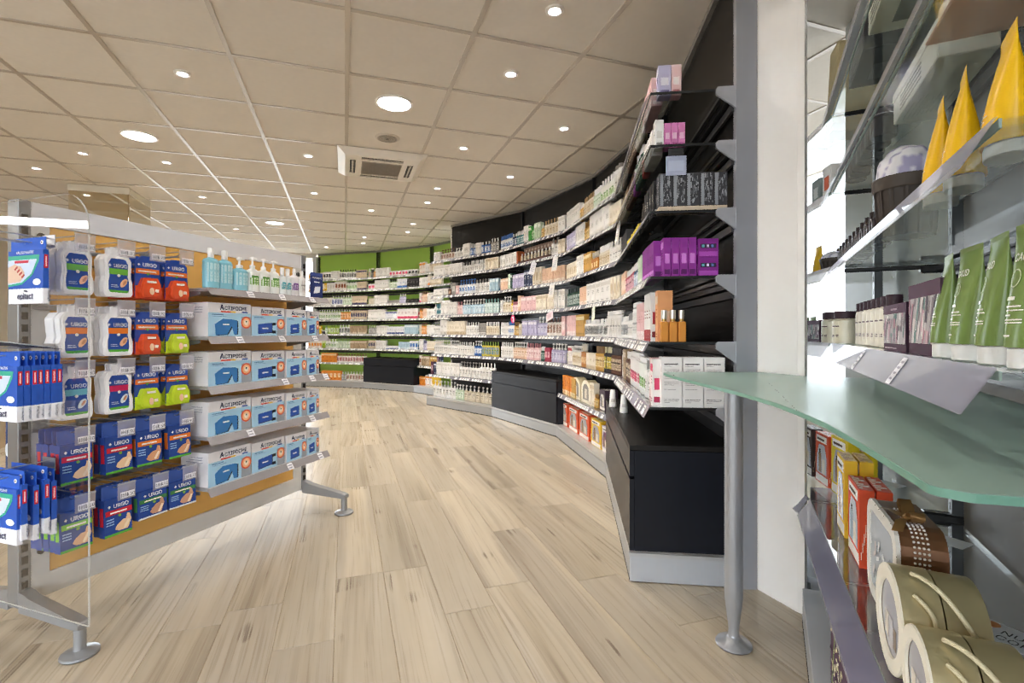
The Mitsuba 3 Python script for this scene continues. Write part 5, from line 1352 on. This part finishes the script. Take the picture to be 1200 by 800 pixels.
def big_tube(w, d, h, col, capcol, lines, txt=None, caph=.022, topw=1.0):
    n = 32; a = np.arange(n) * 2 * math.pi / n; V = []
    zs = np.array([0, .04, .12, .3, .5, .7, .85, .95, .952, 1.0])
    B = MB(); prof = []
    for q in zs:
        e = min(q / .95, 1)
        sx = w / 2 * (.90 + (topw - .90) * e); sy = d / 2 * max((1 - e ** 1.6), .03)
        V.append(np.stack([np.cos(a) * sx, np.sin(a) * sy, np.full(n, caph + q * (h - caph))], 1)); prof.append((sx, sy))
    i = np.arange(n); j = (i + 1) % n
    B.raw(np.vstack(V), np.vstack([np.stack([k * n + i, k * n + j, (k + 1) * n + j, (k + 1) * n + i], 1) for k in range(len(zs) - 1)]), col)
    C = MB(); C.lathe([(0, 0), (.84, 0), (.88, .002), (.88, caph - .002), (.84, caph + .001), (0, caph + .001)], 28, capcol, w / 2, d / 2)
    P = MB()
    def surf(x, z):
        e = min(max((z - caph) / (h - caph) / .95, 0), 1); sy = d / 2 * max((1 - e ** 1.6), .03); sx = w / 2 * (.90 + (topw - .90) * e)
        return -sy * math.sqrt(max(0, 1 - (x / sx) ** 2)) - .0007
    def strip(x0, x1, z0, z1, c):
        xs = np.linspace(x0, x1, 6); v = np.array([(x, surf(x, z), z) for z in (z0, z1) for x in xs]); k = np.arange(5)
        P.raw(v, np.stack([k, k + 1, k + 7, k + 6], 1), c)
    for z, l, t in lines: strip(-w * .32, -w * .32 + w * l, h * z, h * z + t, 'eef0e4')
    if txt:
        v, f = flat_text(txt, True); k = w * .5 / v[:, 0].max(); vv = v * k; x = vv[:, 0] - w * .30; z = vv[:, 1] + h * .74
        P.raw(np.array([(a_, surf(a_, b_), b_) for a_, b_ in zip(x, z)]), f, 'eef2e2')
        for q in range(18):
            q0, q1 = q / 18 * 2 * math.pi, (q + 1) / 18 * 2 * math.pi
            c = [(-w * .1 + r * math.cos(t_), h * .62 + r * math.sin(t_)) for r, t_ in ((w * .13, q0), (w * .13, q1), (w * .15, q1), (w * .15, q0))]
            P.raw(np.array([(x_, surf(x_, z_), z_) for x_, z_ in c]), [[0, 1, 2, 3]], 'd7e2c0')
    return B, C, P


# fourth shelf: green tubes, purple pouches, cream tubes and jars
GT = big_tube(.070, .046, .163, '748e4a', 'eeeeec', [(.47, .34, .004), (.42, .5, .002), (.395, .55, .0015), (.36, .3, .002), (.33, .55, .0015), (.31, .55, .0015), (.22, .35, .002)], 'CAUD', .024)
for i, px in enumerate((1107, 1133, 1165, 1206)):
    s = on_r1(px, .958, .04)
    k = thing('green_tube', f'tall green cream tube on a white cap, {("farthest", "second", "third", "nearest")[i]} of four on the fourth right shelf', 'tube')
    M = rf(s, .045, .9585) @ R3(rz=(-6, 4, -4, 6)[i])
    for n, mb in zip(('tube_body', 'cap', 'printed_lettering'), GT): part(k, n, mb, 'vc_gloss', M)


def pouch(w, h, d, seed, txt):
    m = MB(); m.box(-w / 2, w / 2, -d / 2, d / 2, 0, h, '47283c'); m.box(-w / 2, w / 2, -d / 2 - .001, d / 2, h * .80, h, '4f2e44')
    m.box(w / 2 - .003, w / 2 + .001, -d / 2 - .001, d / 2 + .001, 0, h, '381f30')
    p = MB(); y = -d / 2 - .0003; fr = sbox(-w * .47, h * .16, w * .46, h * .80); p.front(fr, y, 'b9b3b6')
    r2 = np.random.default_rng(seed); cols = ['8a8288', 'd9d2d3', '5d5560', 'c9a9b4', '9d8f99', 'e9e4e2', '7a8f8e', 'b48a9a']
    for q in range(42):
        x, z, l, t = (r2.random() - .5) * w, h * (.16 + .64 * r2.random()), h * (.1 + .35 * r2.random()), .001 + .006 * r2.random()
        g = affinity.translate(affinity.rotate(sbox(-t, -l / 2, t, l / 2), -8 - 18 * r2.random()), x, z).intersection(fr)
        if g.area > 1e-7 and g.geom_type == 'Polygon': p.front(g, y - .0002 - .00004 * q, cols[q % 8], t=.0003)
    if txt: p.front(sbox(-w * .42, h * .05, w * .1, h * .075), y, 'b9a3b0'); p.front(sbox(-w * .12, h * .87, w * .16, h * .91), y - .001, '9d8496')
    return m, p


for (p0, p1, h, lab, sd) in ((1034, 1061, .100, 'smaller purple gift pouch with a photo print, beside the cream tubes', 3), (1063, 1101, .128, 'larger purple gift pouch with a photo print, beside the green tubes', 4)):
    s0, s1 = on_r1(p0, 0, .03), on_r1(p1, 0, .03); m, p = pouch(s1 - s0 - .006, h, .045, sd, sd == 3)
    k = thing('gift_pouch', lab, 'pouch'); M = rf((s0 + s1) / 2, .055, .9585); part(k, 'pouch_body', m, 'vc', M); part(k, 'printed_front', p, 'vc', M)


def cream_tube(w, d, h, col='ece4d3', cap='3a2630', capq=.8):
    B = MB(); B.lathe([(0, 0), (.92, 0), (1, .02 * h), (1, (capq - .08) * h), (.86, capq * h), (0, capq * h)], 24, col, w / 2, d / 2)
    C = MB(); C.lathe([(.88, capq * h), (.9, (capq + .005) * h), (.9, .99 * h), (.84, h), (0, h)], 24, cap, w / 2, d / 2)
    for z, x0, x1, t in ((.52, -.34, .34, .004), (.25, -.3, .1, .003), (.21, -.3, .1, .003), (.25, .18, .32, .003), (.21, .18, .32, .003)):
        aa = np.arcsin(np.linspace(x0 * 1.8, x1 * 1.8, 6)) - math.pi / 2
        v = np.vstack([np.stack([np.cos(aa) * w / 2 * 1.01, np.sin(aa) * d / 2 * 1.01, np.full(6, zz)], 1) for zz in (h * z, h * z + t)]); kk = np.arange(5)
        B.raw(v, np.stack([kk, kk + 1, kk + 7, kk + 6], 1), '6f5a5e')
    return B, C


CT = cream_tube(.046, .038, .132)
sA, sB = on_r1(1001, 0, .05), on_r1(1041, 0, .05)
for i in range(8):
    k = thing('cream_bottle', 'slim cream bottle with a dark purple cap, row of eight on the fourth right shelf', 'bottle', 'cream bottles beside the purple pouches')
    M = rf(sA + (sB - sA) * (i + .5) / 8 - .012, .07, .9585); part(k, 'bottle_body', CT[0], 'vc_gloss', M); part(k, 'cap', CT[1], 'vc', M)
CJ = cream_tube(.085, .075, .112, 'e6dfc8', '3d2a33', .78)
for i, px in enumerate((979, 992)):
    k = thing('squat_cream_jar', ('farther', 'nearer')[i] + ' squat cream jar with dark lid, left of the slim cream bottles', 'jar')
    M = row_frame(R2a, R1a, np.linalg.norm(R1a - R2a) - (.14, .045)[i], .055, .9585); part(k, 'jar_body', CJ[0], 'vc_gloss', M); part(k, 'lid', CJ[1], 'vc', M)
# the short shelf beyond: green tubes and a pouch
def r2f(s, depth, z): return row_frame(R2a, R1a, np.linalg.norm(R1a - R2a) - s, depth, z)


for i in range(2):
    k = thing('green_tube', ('left', 'right')[i] + ' small green tube on the far short shelf past the pillar', 'tube'); M = r2f(.385 - i * .068, .05, .9585)
    for n, mb in zip(('tube_body', 'cap', 'printed_lettering'), GT): part(k, n, mb, 'vc_gloss', M @ np.diag([.9, .9, .62, 1]))
m, p = pouch(.12, .085, .05, 9, False); k = thing('gift_pouch', 'small dark patterned pouch on the far short shelf, between green tubes and cream jars', 'pouch'); M = r2f(.243, .05, .9585); part(k, 'pouch_body', m, 'vc', M); part(k, 'printed_front', p, 'vc', M)

# third shelf: yellow tubes, wrapped basket, dark bottles
YT = big_tube(.072, .052, .150, 'f0bd12', 'f1efe8', [(.38, .4, .0014), (.34, .5, .0014), (.30, .45, .0014), (.22, .5, .0014)], None, .016)
for i, px in enumerate((1098, 1124, 1176)):
    k = thing('yellow_tube', f'pointed bright yellow cream tube, {("farthest", "middle", "nearest")[i]} of three on the third right shelf', 'tube')
    M = rf(on_r1(px, 0, .055), .06, 1.2205) @ R3(rz=(-8, -10, -7)[i]) @ np.diag([1.06, 1.06, (1.2, 1.2, 1.08)[i], 1])
    for n, mb in zip(('tube_body', 'cap', 'printed_lettering'), YT): part(k, n, mb, 'vc_gloss', M)


def basket(r, h, M, lab):
    k = thing('wrapped_basket', lab, 'basket'); m = MB(); m.lathe([(0, 0), (r * .78, 0), (r * .92, h * .97)], 20, '1c1817')
    part(k, 'lining', m, 'vc', M)
    for i in range(14):
        q = i * 2 * math.pi / 14; s = MB(); c_, sn = math.cos(q), math.sin(q)
        wv = .019
        s.raw([(r * .80 * c_ - wv * sn * .85, r * .80 * sn + wv * c_ * .85, 0), (r * .80 * c_ + wv * sn * .85, r * .80 * sn - wv * c_ * .85, 0), (r * .96 * c_ + wv * sn, r * .96 * sn - wv * c_, h), (r * .96 * c_ - wv * sn, r * .96 * sn + wv * c_, h)], [[3, 2, 1, 0]], '3c342f')
        part(k, 'slat', s, 'vc', M)
    m = MB(); m.lathe([(r * .98, h * .78), (r * 1.02, h * .8), (r * 1.05, h * .98), (r * .99, h)], 24, '4a413a'); part(k, 'rim', m, 'vc', M)
    ico = trimesh.creation.icosphere(3); v = ico.vertices.copy(); v[:, 2] = np.clip(v[:, 2], -.2, 1)
    v = v * (.9 + .25 * (meshkit.fbm(v * 2.5 + 3, 3, 5) - .5))[:, None] * [r * .98, r * .98, h * .55] + [0, 0, h * 1.05]
    cc = np.where((np.sin(v[:, 0] * 260) > .75)[:, None], lin('a9a4c4'), lin('e6e4ea')); m = MB(); m.raw(v, ico.faces, cc); part(k, 'wrapping', m, 'vc_gloss', M)


s_ = on_r1(1056, 0, .07); basket(.064, .135, rf(s_, .08, 1.2205), 'dark slatted basket wrapped in printed white film, beside the yellow tubes')
basket(.05, .05, r2f(.16, .07, 1.2205), 'small dark basket in white film on the far third shelf, by a yellow tube')
k = thing('yellow_tube', 'small yellow tube at the left end of the far third shelf', 'tube'); M = r2f(.26, .05, 1.2205) @ np.diag([.8, .8, .75, 1])
for n, mb in zip(('tube_body', 'cap', 'printed_lettering'), YT): part(k, n, mb, 'vc_gloss', M)
B = MB(); B.lathe([(0, 0), (.020, 0), (.0215, .003), (.0215, .066), (.012, .072), (.011, .075), (.011, .080)], 20, '231a20'); B.lathe([(.0135, .076), (.0135, .096), (0, .097)], 16, '1a1316')
RG = MB(); q = np.linspace(0, math.pi, 14); RG.tube([(.017 * math.cos(t_), -.0225, .045 + .02 * math.sin(t_)) for t_ in q], .0013, 6, 'c9c6cc'); RG.tube([(-.017, -.0225, .045), (-.017, -.0225, .012)], .0012, 6, 'c9c6cc'); RG.tube([(.017, -.0225, .045), (.017, -.0225, .012)], .0012, 6, 'c9c6cc')
sA, sB = on_r1(985, 0, .05), on_r1(1033, 0, .05)
for i in range(11):
    k = thing('dark_bottle', 'small dark plum bottle with a silver loop, row left of the wrapped basket', 'bottle', 'dark plum bottles with silver loops')
    M = rf(sA + (sB - sA) * i / 10, .05, 1.2205); part(k, 'bottle_body', B, 'vc_gloss', M); part(k, 'loop', RG, 'vc_metal', M)
# second shelf: dark jars, white gift boxes, soaps
B = MB(); B.lathe([(0, 0), (.026, 0), (.028, .003), (.028, .045), (.026, .047)], 22, '241a22'); LJ = MB(); LJ.lathe([(.028, .048), (.029, .05), (.029, .066), (.026, .068), (0, .068)], 22, '35252f'); LJ.lathe([(.0292, .052), (.0292, .054)], 22, 'b9b2b8')
for i in range(7):
    k = thing('dark_jar', 'small dark plum jar in a row on the second right shelf', 'jar', 'dark plum jars on the second right shelf'); M = rf(.10 + i * .066, .05, 1.4815); part(k, 'jar_body', B, 'vc_gloss', M); part(k, 'lid', LJ, 'vc', M)
for i, (s, w, d, h, lab) in enumerate([(.735, .32, .085, .07, 'long white gift box lying on the second right shelf, between jars and soaps')]):
    m = MB(); m.bbox(-w / 2, w / 2, -d / 2, d / 2, 0, h, .002, 'dcdcd6'); m.box(-w / 2 - .001, w / 2 + .001, -d / 2 - .001, d / 2 + .001, h * .72, h, 'e9e9e4')
    p = MB()
    for q in range(9): p.box(-w * .4 + .004 * q, -w * .4 + w * (.3 + .05 * (q % 3)), -d * .38 + q * d * .085, -d * .365 + q * d * .085, -.0005, 0, 'b9bab4')
    for q in range(4): p.front(sbox(-w * .3, h * (.15 + .13 * q), w * .2, h * (.2 + .13 * q)), -d / 2 - .0003, 'a9aaa6')
    k = thing('white_gift_box', lab, 'gift box'); M = rf(s, .055 + d / 2, 1.4820); part(k, 'box', m, 'vc', M); part(k, 'printed_text', p, 'vc', M)
k = thing('soap_tray', 'pale pink tray under the round pale soaps, near end of the second right shelf', 'tray'); m = MB(); m.bbox(-.10, .10, -.10, .10, 0, .006, .002, 'eecdbf'); M = rf(1.05, .125, 1.4815); part(k, 'tray_body', m, 'vc', M)
for i in range(4):
    m = MB(); m.lathe([(0, 0), (.034, .001), (.045, .014), (.046, .024), (.040, .038), (.024, .047), (0, .05)], 24, 'eadfd3'); obj('round_soap', 'round pale soap on the pale pink tray', 'soap', m, 'vc_gloss', M @ R3(t=((-.048, .048)[i % 2], (-.048, .048)[i // 2], .0065)), 'round soaps on the tray')
# uppermost shelf: boxes
for s, w, d, h, c0, c1, lab in [(.30, .24, .2, .09, '3b3c3e', '55575a', 'dark grey flat box on the uppermost right shelf'), (.60, .22, .2, .10, 'cfcdbd', '77776c', 'cream printed box on the uppermost right shelf'), (.88, .2, .2, .08, 'd9d9d4', 'a9a9a4', 'white flat box on the uppermost right shelf')]:
    m = MB(); m.bbox(-w / 2, w / 2, -d / 2, d / 2, 0, h, .002, c0); p = MB()
    for q in range(6): p.front(sbox(-w * .35, h * (.1 + .13 * q), w * (.1 + .07 * (q % 3)), h * (.15 + .13 * q)), -d / 2, c1)
    p.box(-w * .3, w * .1, -d * .3, -d * .1, -.0006, 0, c1)
    k = thing('flat_box', lab, 'box'); M = rf(s, .02 + d / 2, 1.7460); part(k, 'box', m, 'vc', M); part(k, 'printed_text', p, 'vc', M)
scene['woven'] = {'type': 'twosided', 'bsdf': {'type': 'bumpmap', 'scale': 1.0, 'tex': proc(lambda p, n, uv: 0.0012 * dr.sin((p.x + p.y) * 900) * dr.sin(p.z * 900), eps=0.0005),
                  'bsdf': {'type': 'principled', 'base_color': rgb('c9b98f'), 'roughness': 0.6}}}
m = MB(); m.bbox(-.085, .085, -.05, .05, 0, .34, .004, 'c9b98f'); k = thing('woven_box', 'tall beige woven box standing on the far uppermost shelf past the pillar', 'box'); M = R3(rz=-18, ry=3, t=(1.30, 1.885, 1.7465)); part(k, 'box', m, 'woven', M)
m = MB(); m.bbox(-.088, .088, -.053, .053, .0, .03, .003, 'b3a274'); part(k, 'lower_band', m, 'woven', M)
for s, h, c0, c1, lab in [(.12, .12, 'e9e6e2', 'd5603a', 'white carton with red print on the far second shelf past the pillar'), (.22, .10, '8f9a98', 'd9dcda', 'grey carton on the far second shelf past the pillar')]:
    m = MB(); m.box(-.035, .035, -.025, .025, 0, h, c0); m.front(sbox(-.02, h * .3, .02, h * .7), -.025, c1); obj('small_carton', lab, 'box', m, 'vc', r2f(s, .05, 1.4815))
# low shelf: window boxes, brown ribbon box, round gold boxes
for p0, p1, h, dd, c0, c1, pr, lab in [(981, 989.6, .218, 0, 'e3b52a', 'c9902a', '8a4a2a', 'yellow'), (994, 1007, .192, 0, 'd8512f', 'f1d9c4', '7a8a98', 'red-orange')]:
    s0, s1 = on_r1(p0, 0, .045, True), on_r1(p1, 0, .045, True); w = s1 - s0; d = .031
    for r in range(2):
        m, p = window_box(w, h, d, c0, c1, 'b3b6bd', pr)
        k = thing('tall_window_box', f'{lab} window gift box on the low shelf, {("front", "rear")[r]} one of the pair', 'gift box'); M = rf((s0 + s1) / 2, .045 + d / 2 + r * .0365, .4205, True); part(k, 'box', m, 'vc', M); part(k, 'window', p, 'vc_gloss', M)
for i in range(2):
    m, p = window_box(.13, .205, .035, 'd6bd22', 'a08c1a', 'a9a7a4'); k = thing('tall_window_box', f'{("front", "rear")[i]} mustard yellow box of the pair on the far low shelf past the pillar', 'gift box'); M = r2f(.06, .06 + i * .055, .4205); part(k, 'box', m, 'vc', M); part(k, 'window', p, 'vc_gloss', M)
m, p = window_box(.12, .19, .035, 'c9502f', 'efd9c2'); k = thing('tall_window_box', 'orange box on the far low shelf, left of the mustard pair', 'gift box'); M = r2f(.21, .06, .4205); part(k, 'box', m, 'vc', M); part(k, 'window', p, 'vc_gloss', M)
m, p = window_box(.10, .19, .04, '4a3f3a', 'b9a78a'); k = thing('tall_window_box', 'dark brown box on the far low shelf, partly hidden by the pillar', 'gift box'); M = r2f(.35, .06, .4205); part(k, 'box', m, 'vc', M); part(k, 'window', p, 'vc_gloss', M)
# brown box with ribbon
w, h, d = .235, .208, .078
AF = np.array([[1, 0, 0, 0], [0, 0, -1, d / 2], [0, 1, 0, 0], [0, 0, 0, 1.0]])
o = rrect(w, h, .045); k = thing('ribbon_gift_box', 'brown satin gift box with a ribbon bow and beaded band on the low shelf', 'gift box'); M = rf(.725, .045 + d / 2, .4205, True)
m = MB(); m.prism(o, d - .006, '7d573c', AF); part(k, 'box', m, 'vc_satin', M)
m = MB(); m.prism(o.buffer(.002).difference(o.buffer(-.022)), .007, 'e0dcd4', AF @ R3(t=(0, 0, d - .0065))); part(k, 'front_frame', m, 'vc', M)
m = MB(); m.prism(o.buffer(-.021), .003, 'a9adb2', AF @ R3(t=(0, 0, d - .005)))
r2 = np.random.default_rng(5)
for q in range(26):
    x, z = (r2.random() - .5) * w * .7, h * (.12 + .5 * r2.random()); m.front(affinity.translate(affinity.rotate(sbox(-.004, -.012, .004, .012), 180 * r2.random()), x, z).intersection(o.buffer(-.024)), -d / 2 - .0003 * (q % 3 + 1), ('d9dadb', '8d9298', '6f7378', 'c2b8b4')[q % 4])
part(k, 'window', m, 'vc_gloss', M)
BD = MB(); oct_ = trimesh.creation.icosphere(0)
path = [(x, h + .001) for x in np.linspace(-.02, w / 2 - .045, 8)] + [(w / 2 - .045 + .046 * math.sin(q), h - .045 + .046 * math.cos(q)) for q in np.linspace(.15, math.pi / 2, 8)] + [(w / 2 + .001, z) for z in np.linspace(h - .055, .02, 16)]
for (x, z) in path:
    for y in (-.011, -.004, .003, .010): BD.raw(oct_.vertices * .0026 + [x, y, z], oct_.faces, 'f1ece6')
part(k, 'beaded_band', BD, 'vc_gloss', M, kind='stuff')
bw = MB()
def loop(pts, hw, c='8f6b42'):
    pts = np.array(pts, float)
    v = np.vstack([pts + [0, -hw, 0], pts + [0, hw, 0]]); n = len(pts); i = np.arange(n - 1); bw.raw(v, np.stack([i, i + 1, i + 1 + n, i + n], 1), c)
for sg in (-1, 1):
    loop([(0 + .045, 0, h + .002), (.045 + sg * .02, 0, h + .02), (.045 + sg * .042, 0, h + .030), (.045 + sg * .05, 0, h + .018), (.045 + sg * .03, 0, h + .006), (.045, 0, h + .004)], .011)
    loop([(.045, -.005, h + .005), (.045 + sg * .03, -.022, h + .008), (.045 + sg * .055, -.034, h + .004 - .01 * (sg > 0))], .009, 'a07a4c')
bw.bbox(.037, .053, -.012, .012, h, h + .012, .004, 'a98352'); part(k, 'bow', bw, 'vc_satin', M)
# round gold boxes with cord handles
for i, (s, r, d, lab) in enumerate([(.935, .088, .112, 'round gold hat box with a cord handle, beside the brown ribbon box'), (1.085, .074, .112, 'round gold hat box with a cord handle, nearest the camera')]):
    k = thing('round_gift_box', lab, 'gift box'); M = rf(s, .012 + d / 2, .4205, True) @ R3(rx=90, t=(0, 0, r))         # local z points out of the front
    m = MB(); m.lathe([(0, -d / 2), (r * .97, -d / 2), (r * .975, -.002)], 44, 'b2a680'); part(k, 'box', m, 'vc_satin', M)
    m = MB(); m.lathe([(r * .985, 0), (r, .001), (r, d / 2 - .004), (r * .985, d / 2 - .002)], 44, 'bdb18a'); part(k, 'lid', m, 'vc_satin', M)
    m = MB(); m.lathe([(r * .70, d / 2 - .004), (r * .72, d / 2), (r * .985, d / 2), (r, d / 2 - .003)], 44, 'e4dfd0'); part(k, 'front_ring', m, 'vc', M)
    for q in range(7):
        t_ = math.radians(40 + q * 9)
    m = MB(); m.lathe([(0, d / 2 - .005), (r * .71, d / 2 - .005)], 44, 'a5a4aa'); m.box(-.012, .012, -r * .6, 0, d / 2 - .0045, d / 2 - .004, 'c2bfc2'); m.box(.014, .03, -r * .5, -.01, d / 2 - .0045, d / 2 - .004, '8d7f72'); m.box(-.035, -.016, -r * .45, .0, d / 2 - .0045, d / 2 - .004, 'd6cfc2'); part(k, 'window', m, 'vc_gloss', M)
    m = MB()
    q = np.linspace(0, 1, 22)
    ang = math.radians(75) - q * math.radians(62); lift = .006 + .016 * np.sin(q * math.pi)
    m.tube(np.stack([(r + lift) * np.cos(ang), (r + lift) * np.sin(ang), .03 - .07 * q], 1), .0036, 8, 'd9cfae')
    ang = math.radians(50) - q * math.radians(50); lift = .004 + .006 * np.sin(q * math.pi)
    m.tube(np.stack([(r + lift) * np.cos(ang), (r + lift) * np.sin(ang), .035 - .02 * np.sin(q * math.pi)], 1), .0034, 8, 'd2c8a6')
    part(k, 'cord_handle', m, 'vc', M)
# loose cards on the low glass shelf
for i, (px, py, w, h, rz, lab) in enumerate([(1022, 536, .06, .05, -20, 'small white card lying on the low glass shelf behind the yellow boxes'), (1040, 566, .10, .06, -25, 'pale card lying on the low glass shelf behind the red boxes'), (1108, 632, .10, .07, -30, 'white card lying on the low glass shelf behind the ribbon box'), (1180, 745, .12, .09, -30, 'white lettered card with an orange seal on the low glass shelf')]):
    Y = FOC * (1 - .4225) / (py - 388.5); X = (px - 600) / FOC * Y
    m = MB(); m.box(-w / 2, w / 2, -h / 2, h / 2, 0, .0008, 'dfe3e6')
    if i == 3:
        for s_, y_ in (('NUX', .002), ('CORPS', -.024)):
            v, f = flat_text(s_, False); m.raw(v * .017 + [-.012, y_, .0012], f, '2d2f33')
        m.lathe([(0, .0012), (.014, .0012)], 18, 'd08a4a', M=R3(t=(-.032, .028, 0)))
        # turned so that it reads from the aisle
    obj('loose_card', lab, 'card', m, 'vc', R3(t=(X, Y, .4207)) @ R3(rz=-63))
# purple flower box on the plinth under the low shelf
w, h, d = .22, .26, .10; m = MB(); m.bbox(-w / 2, w / 2, -d / 2, d / 2, 0, h, .003, '4a3346'); p = MB(); r2 = np.random.default_rng(12)
for q in range(60):
    x, z = -.07 + .10 * r2.random() + .03 * math.sin(q), .02 + .2 * r2.random()
    p.front(affinity.translate(affinity.rotate(affinity.scale(Point(0, 0).buffer(.006, quad_segs=3), .6, 1.5), 160 * r2.random()), x, z), -d / 2 - .00004 * q, ('e6dcb4', 'd9cfa6', 'f0ead0', '2e2030')[q % 4], t=.0004)
p.front(Polygon([(-.09, .02), (-.08, .02), (-.03, .2), (-.036, .2)]), -d / 2, '7d8a5a'); k = thing('flower_gift_box', 'dark purple box with cream blossom print on the plinth under the low shelf', 'gift box'); M = rf(.63, .035, .1185, True); part(k, 'box', m, 'vc', M); part(k, 'printed_front', p, 'vc', M)

m = MB(); m.bbox(-.13, .13, -.05, .05, 0, .255, .003, '3f3340'); obj('dark_gift_box', 'plain dark plum box on the far plinth past the pillar, under the low shelf', 'gift box', m, 'vc', r2f(.19, .09, .1185))
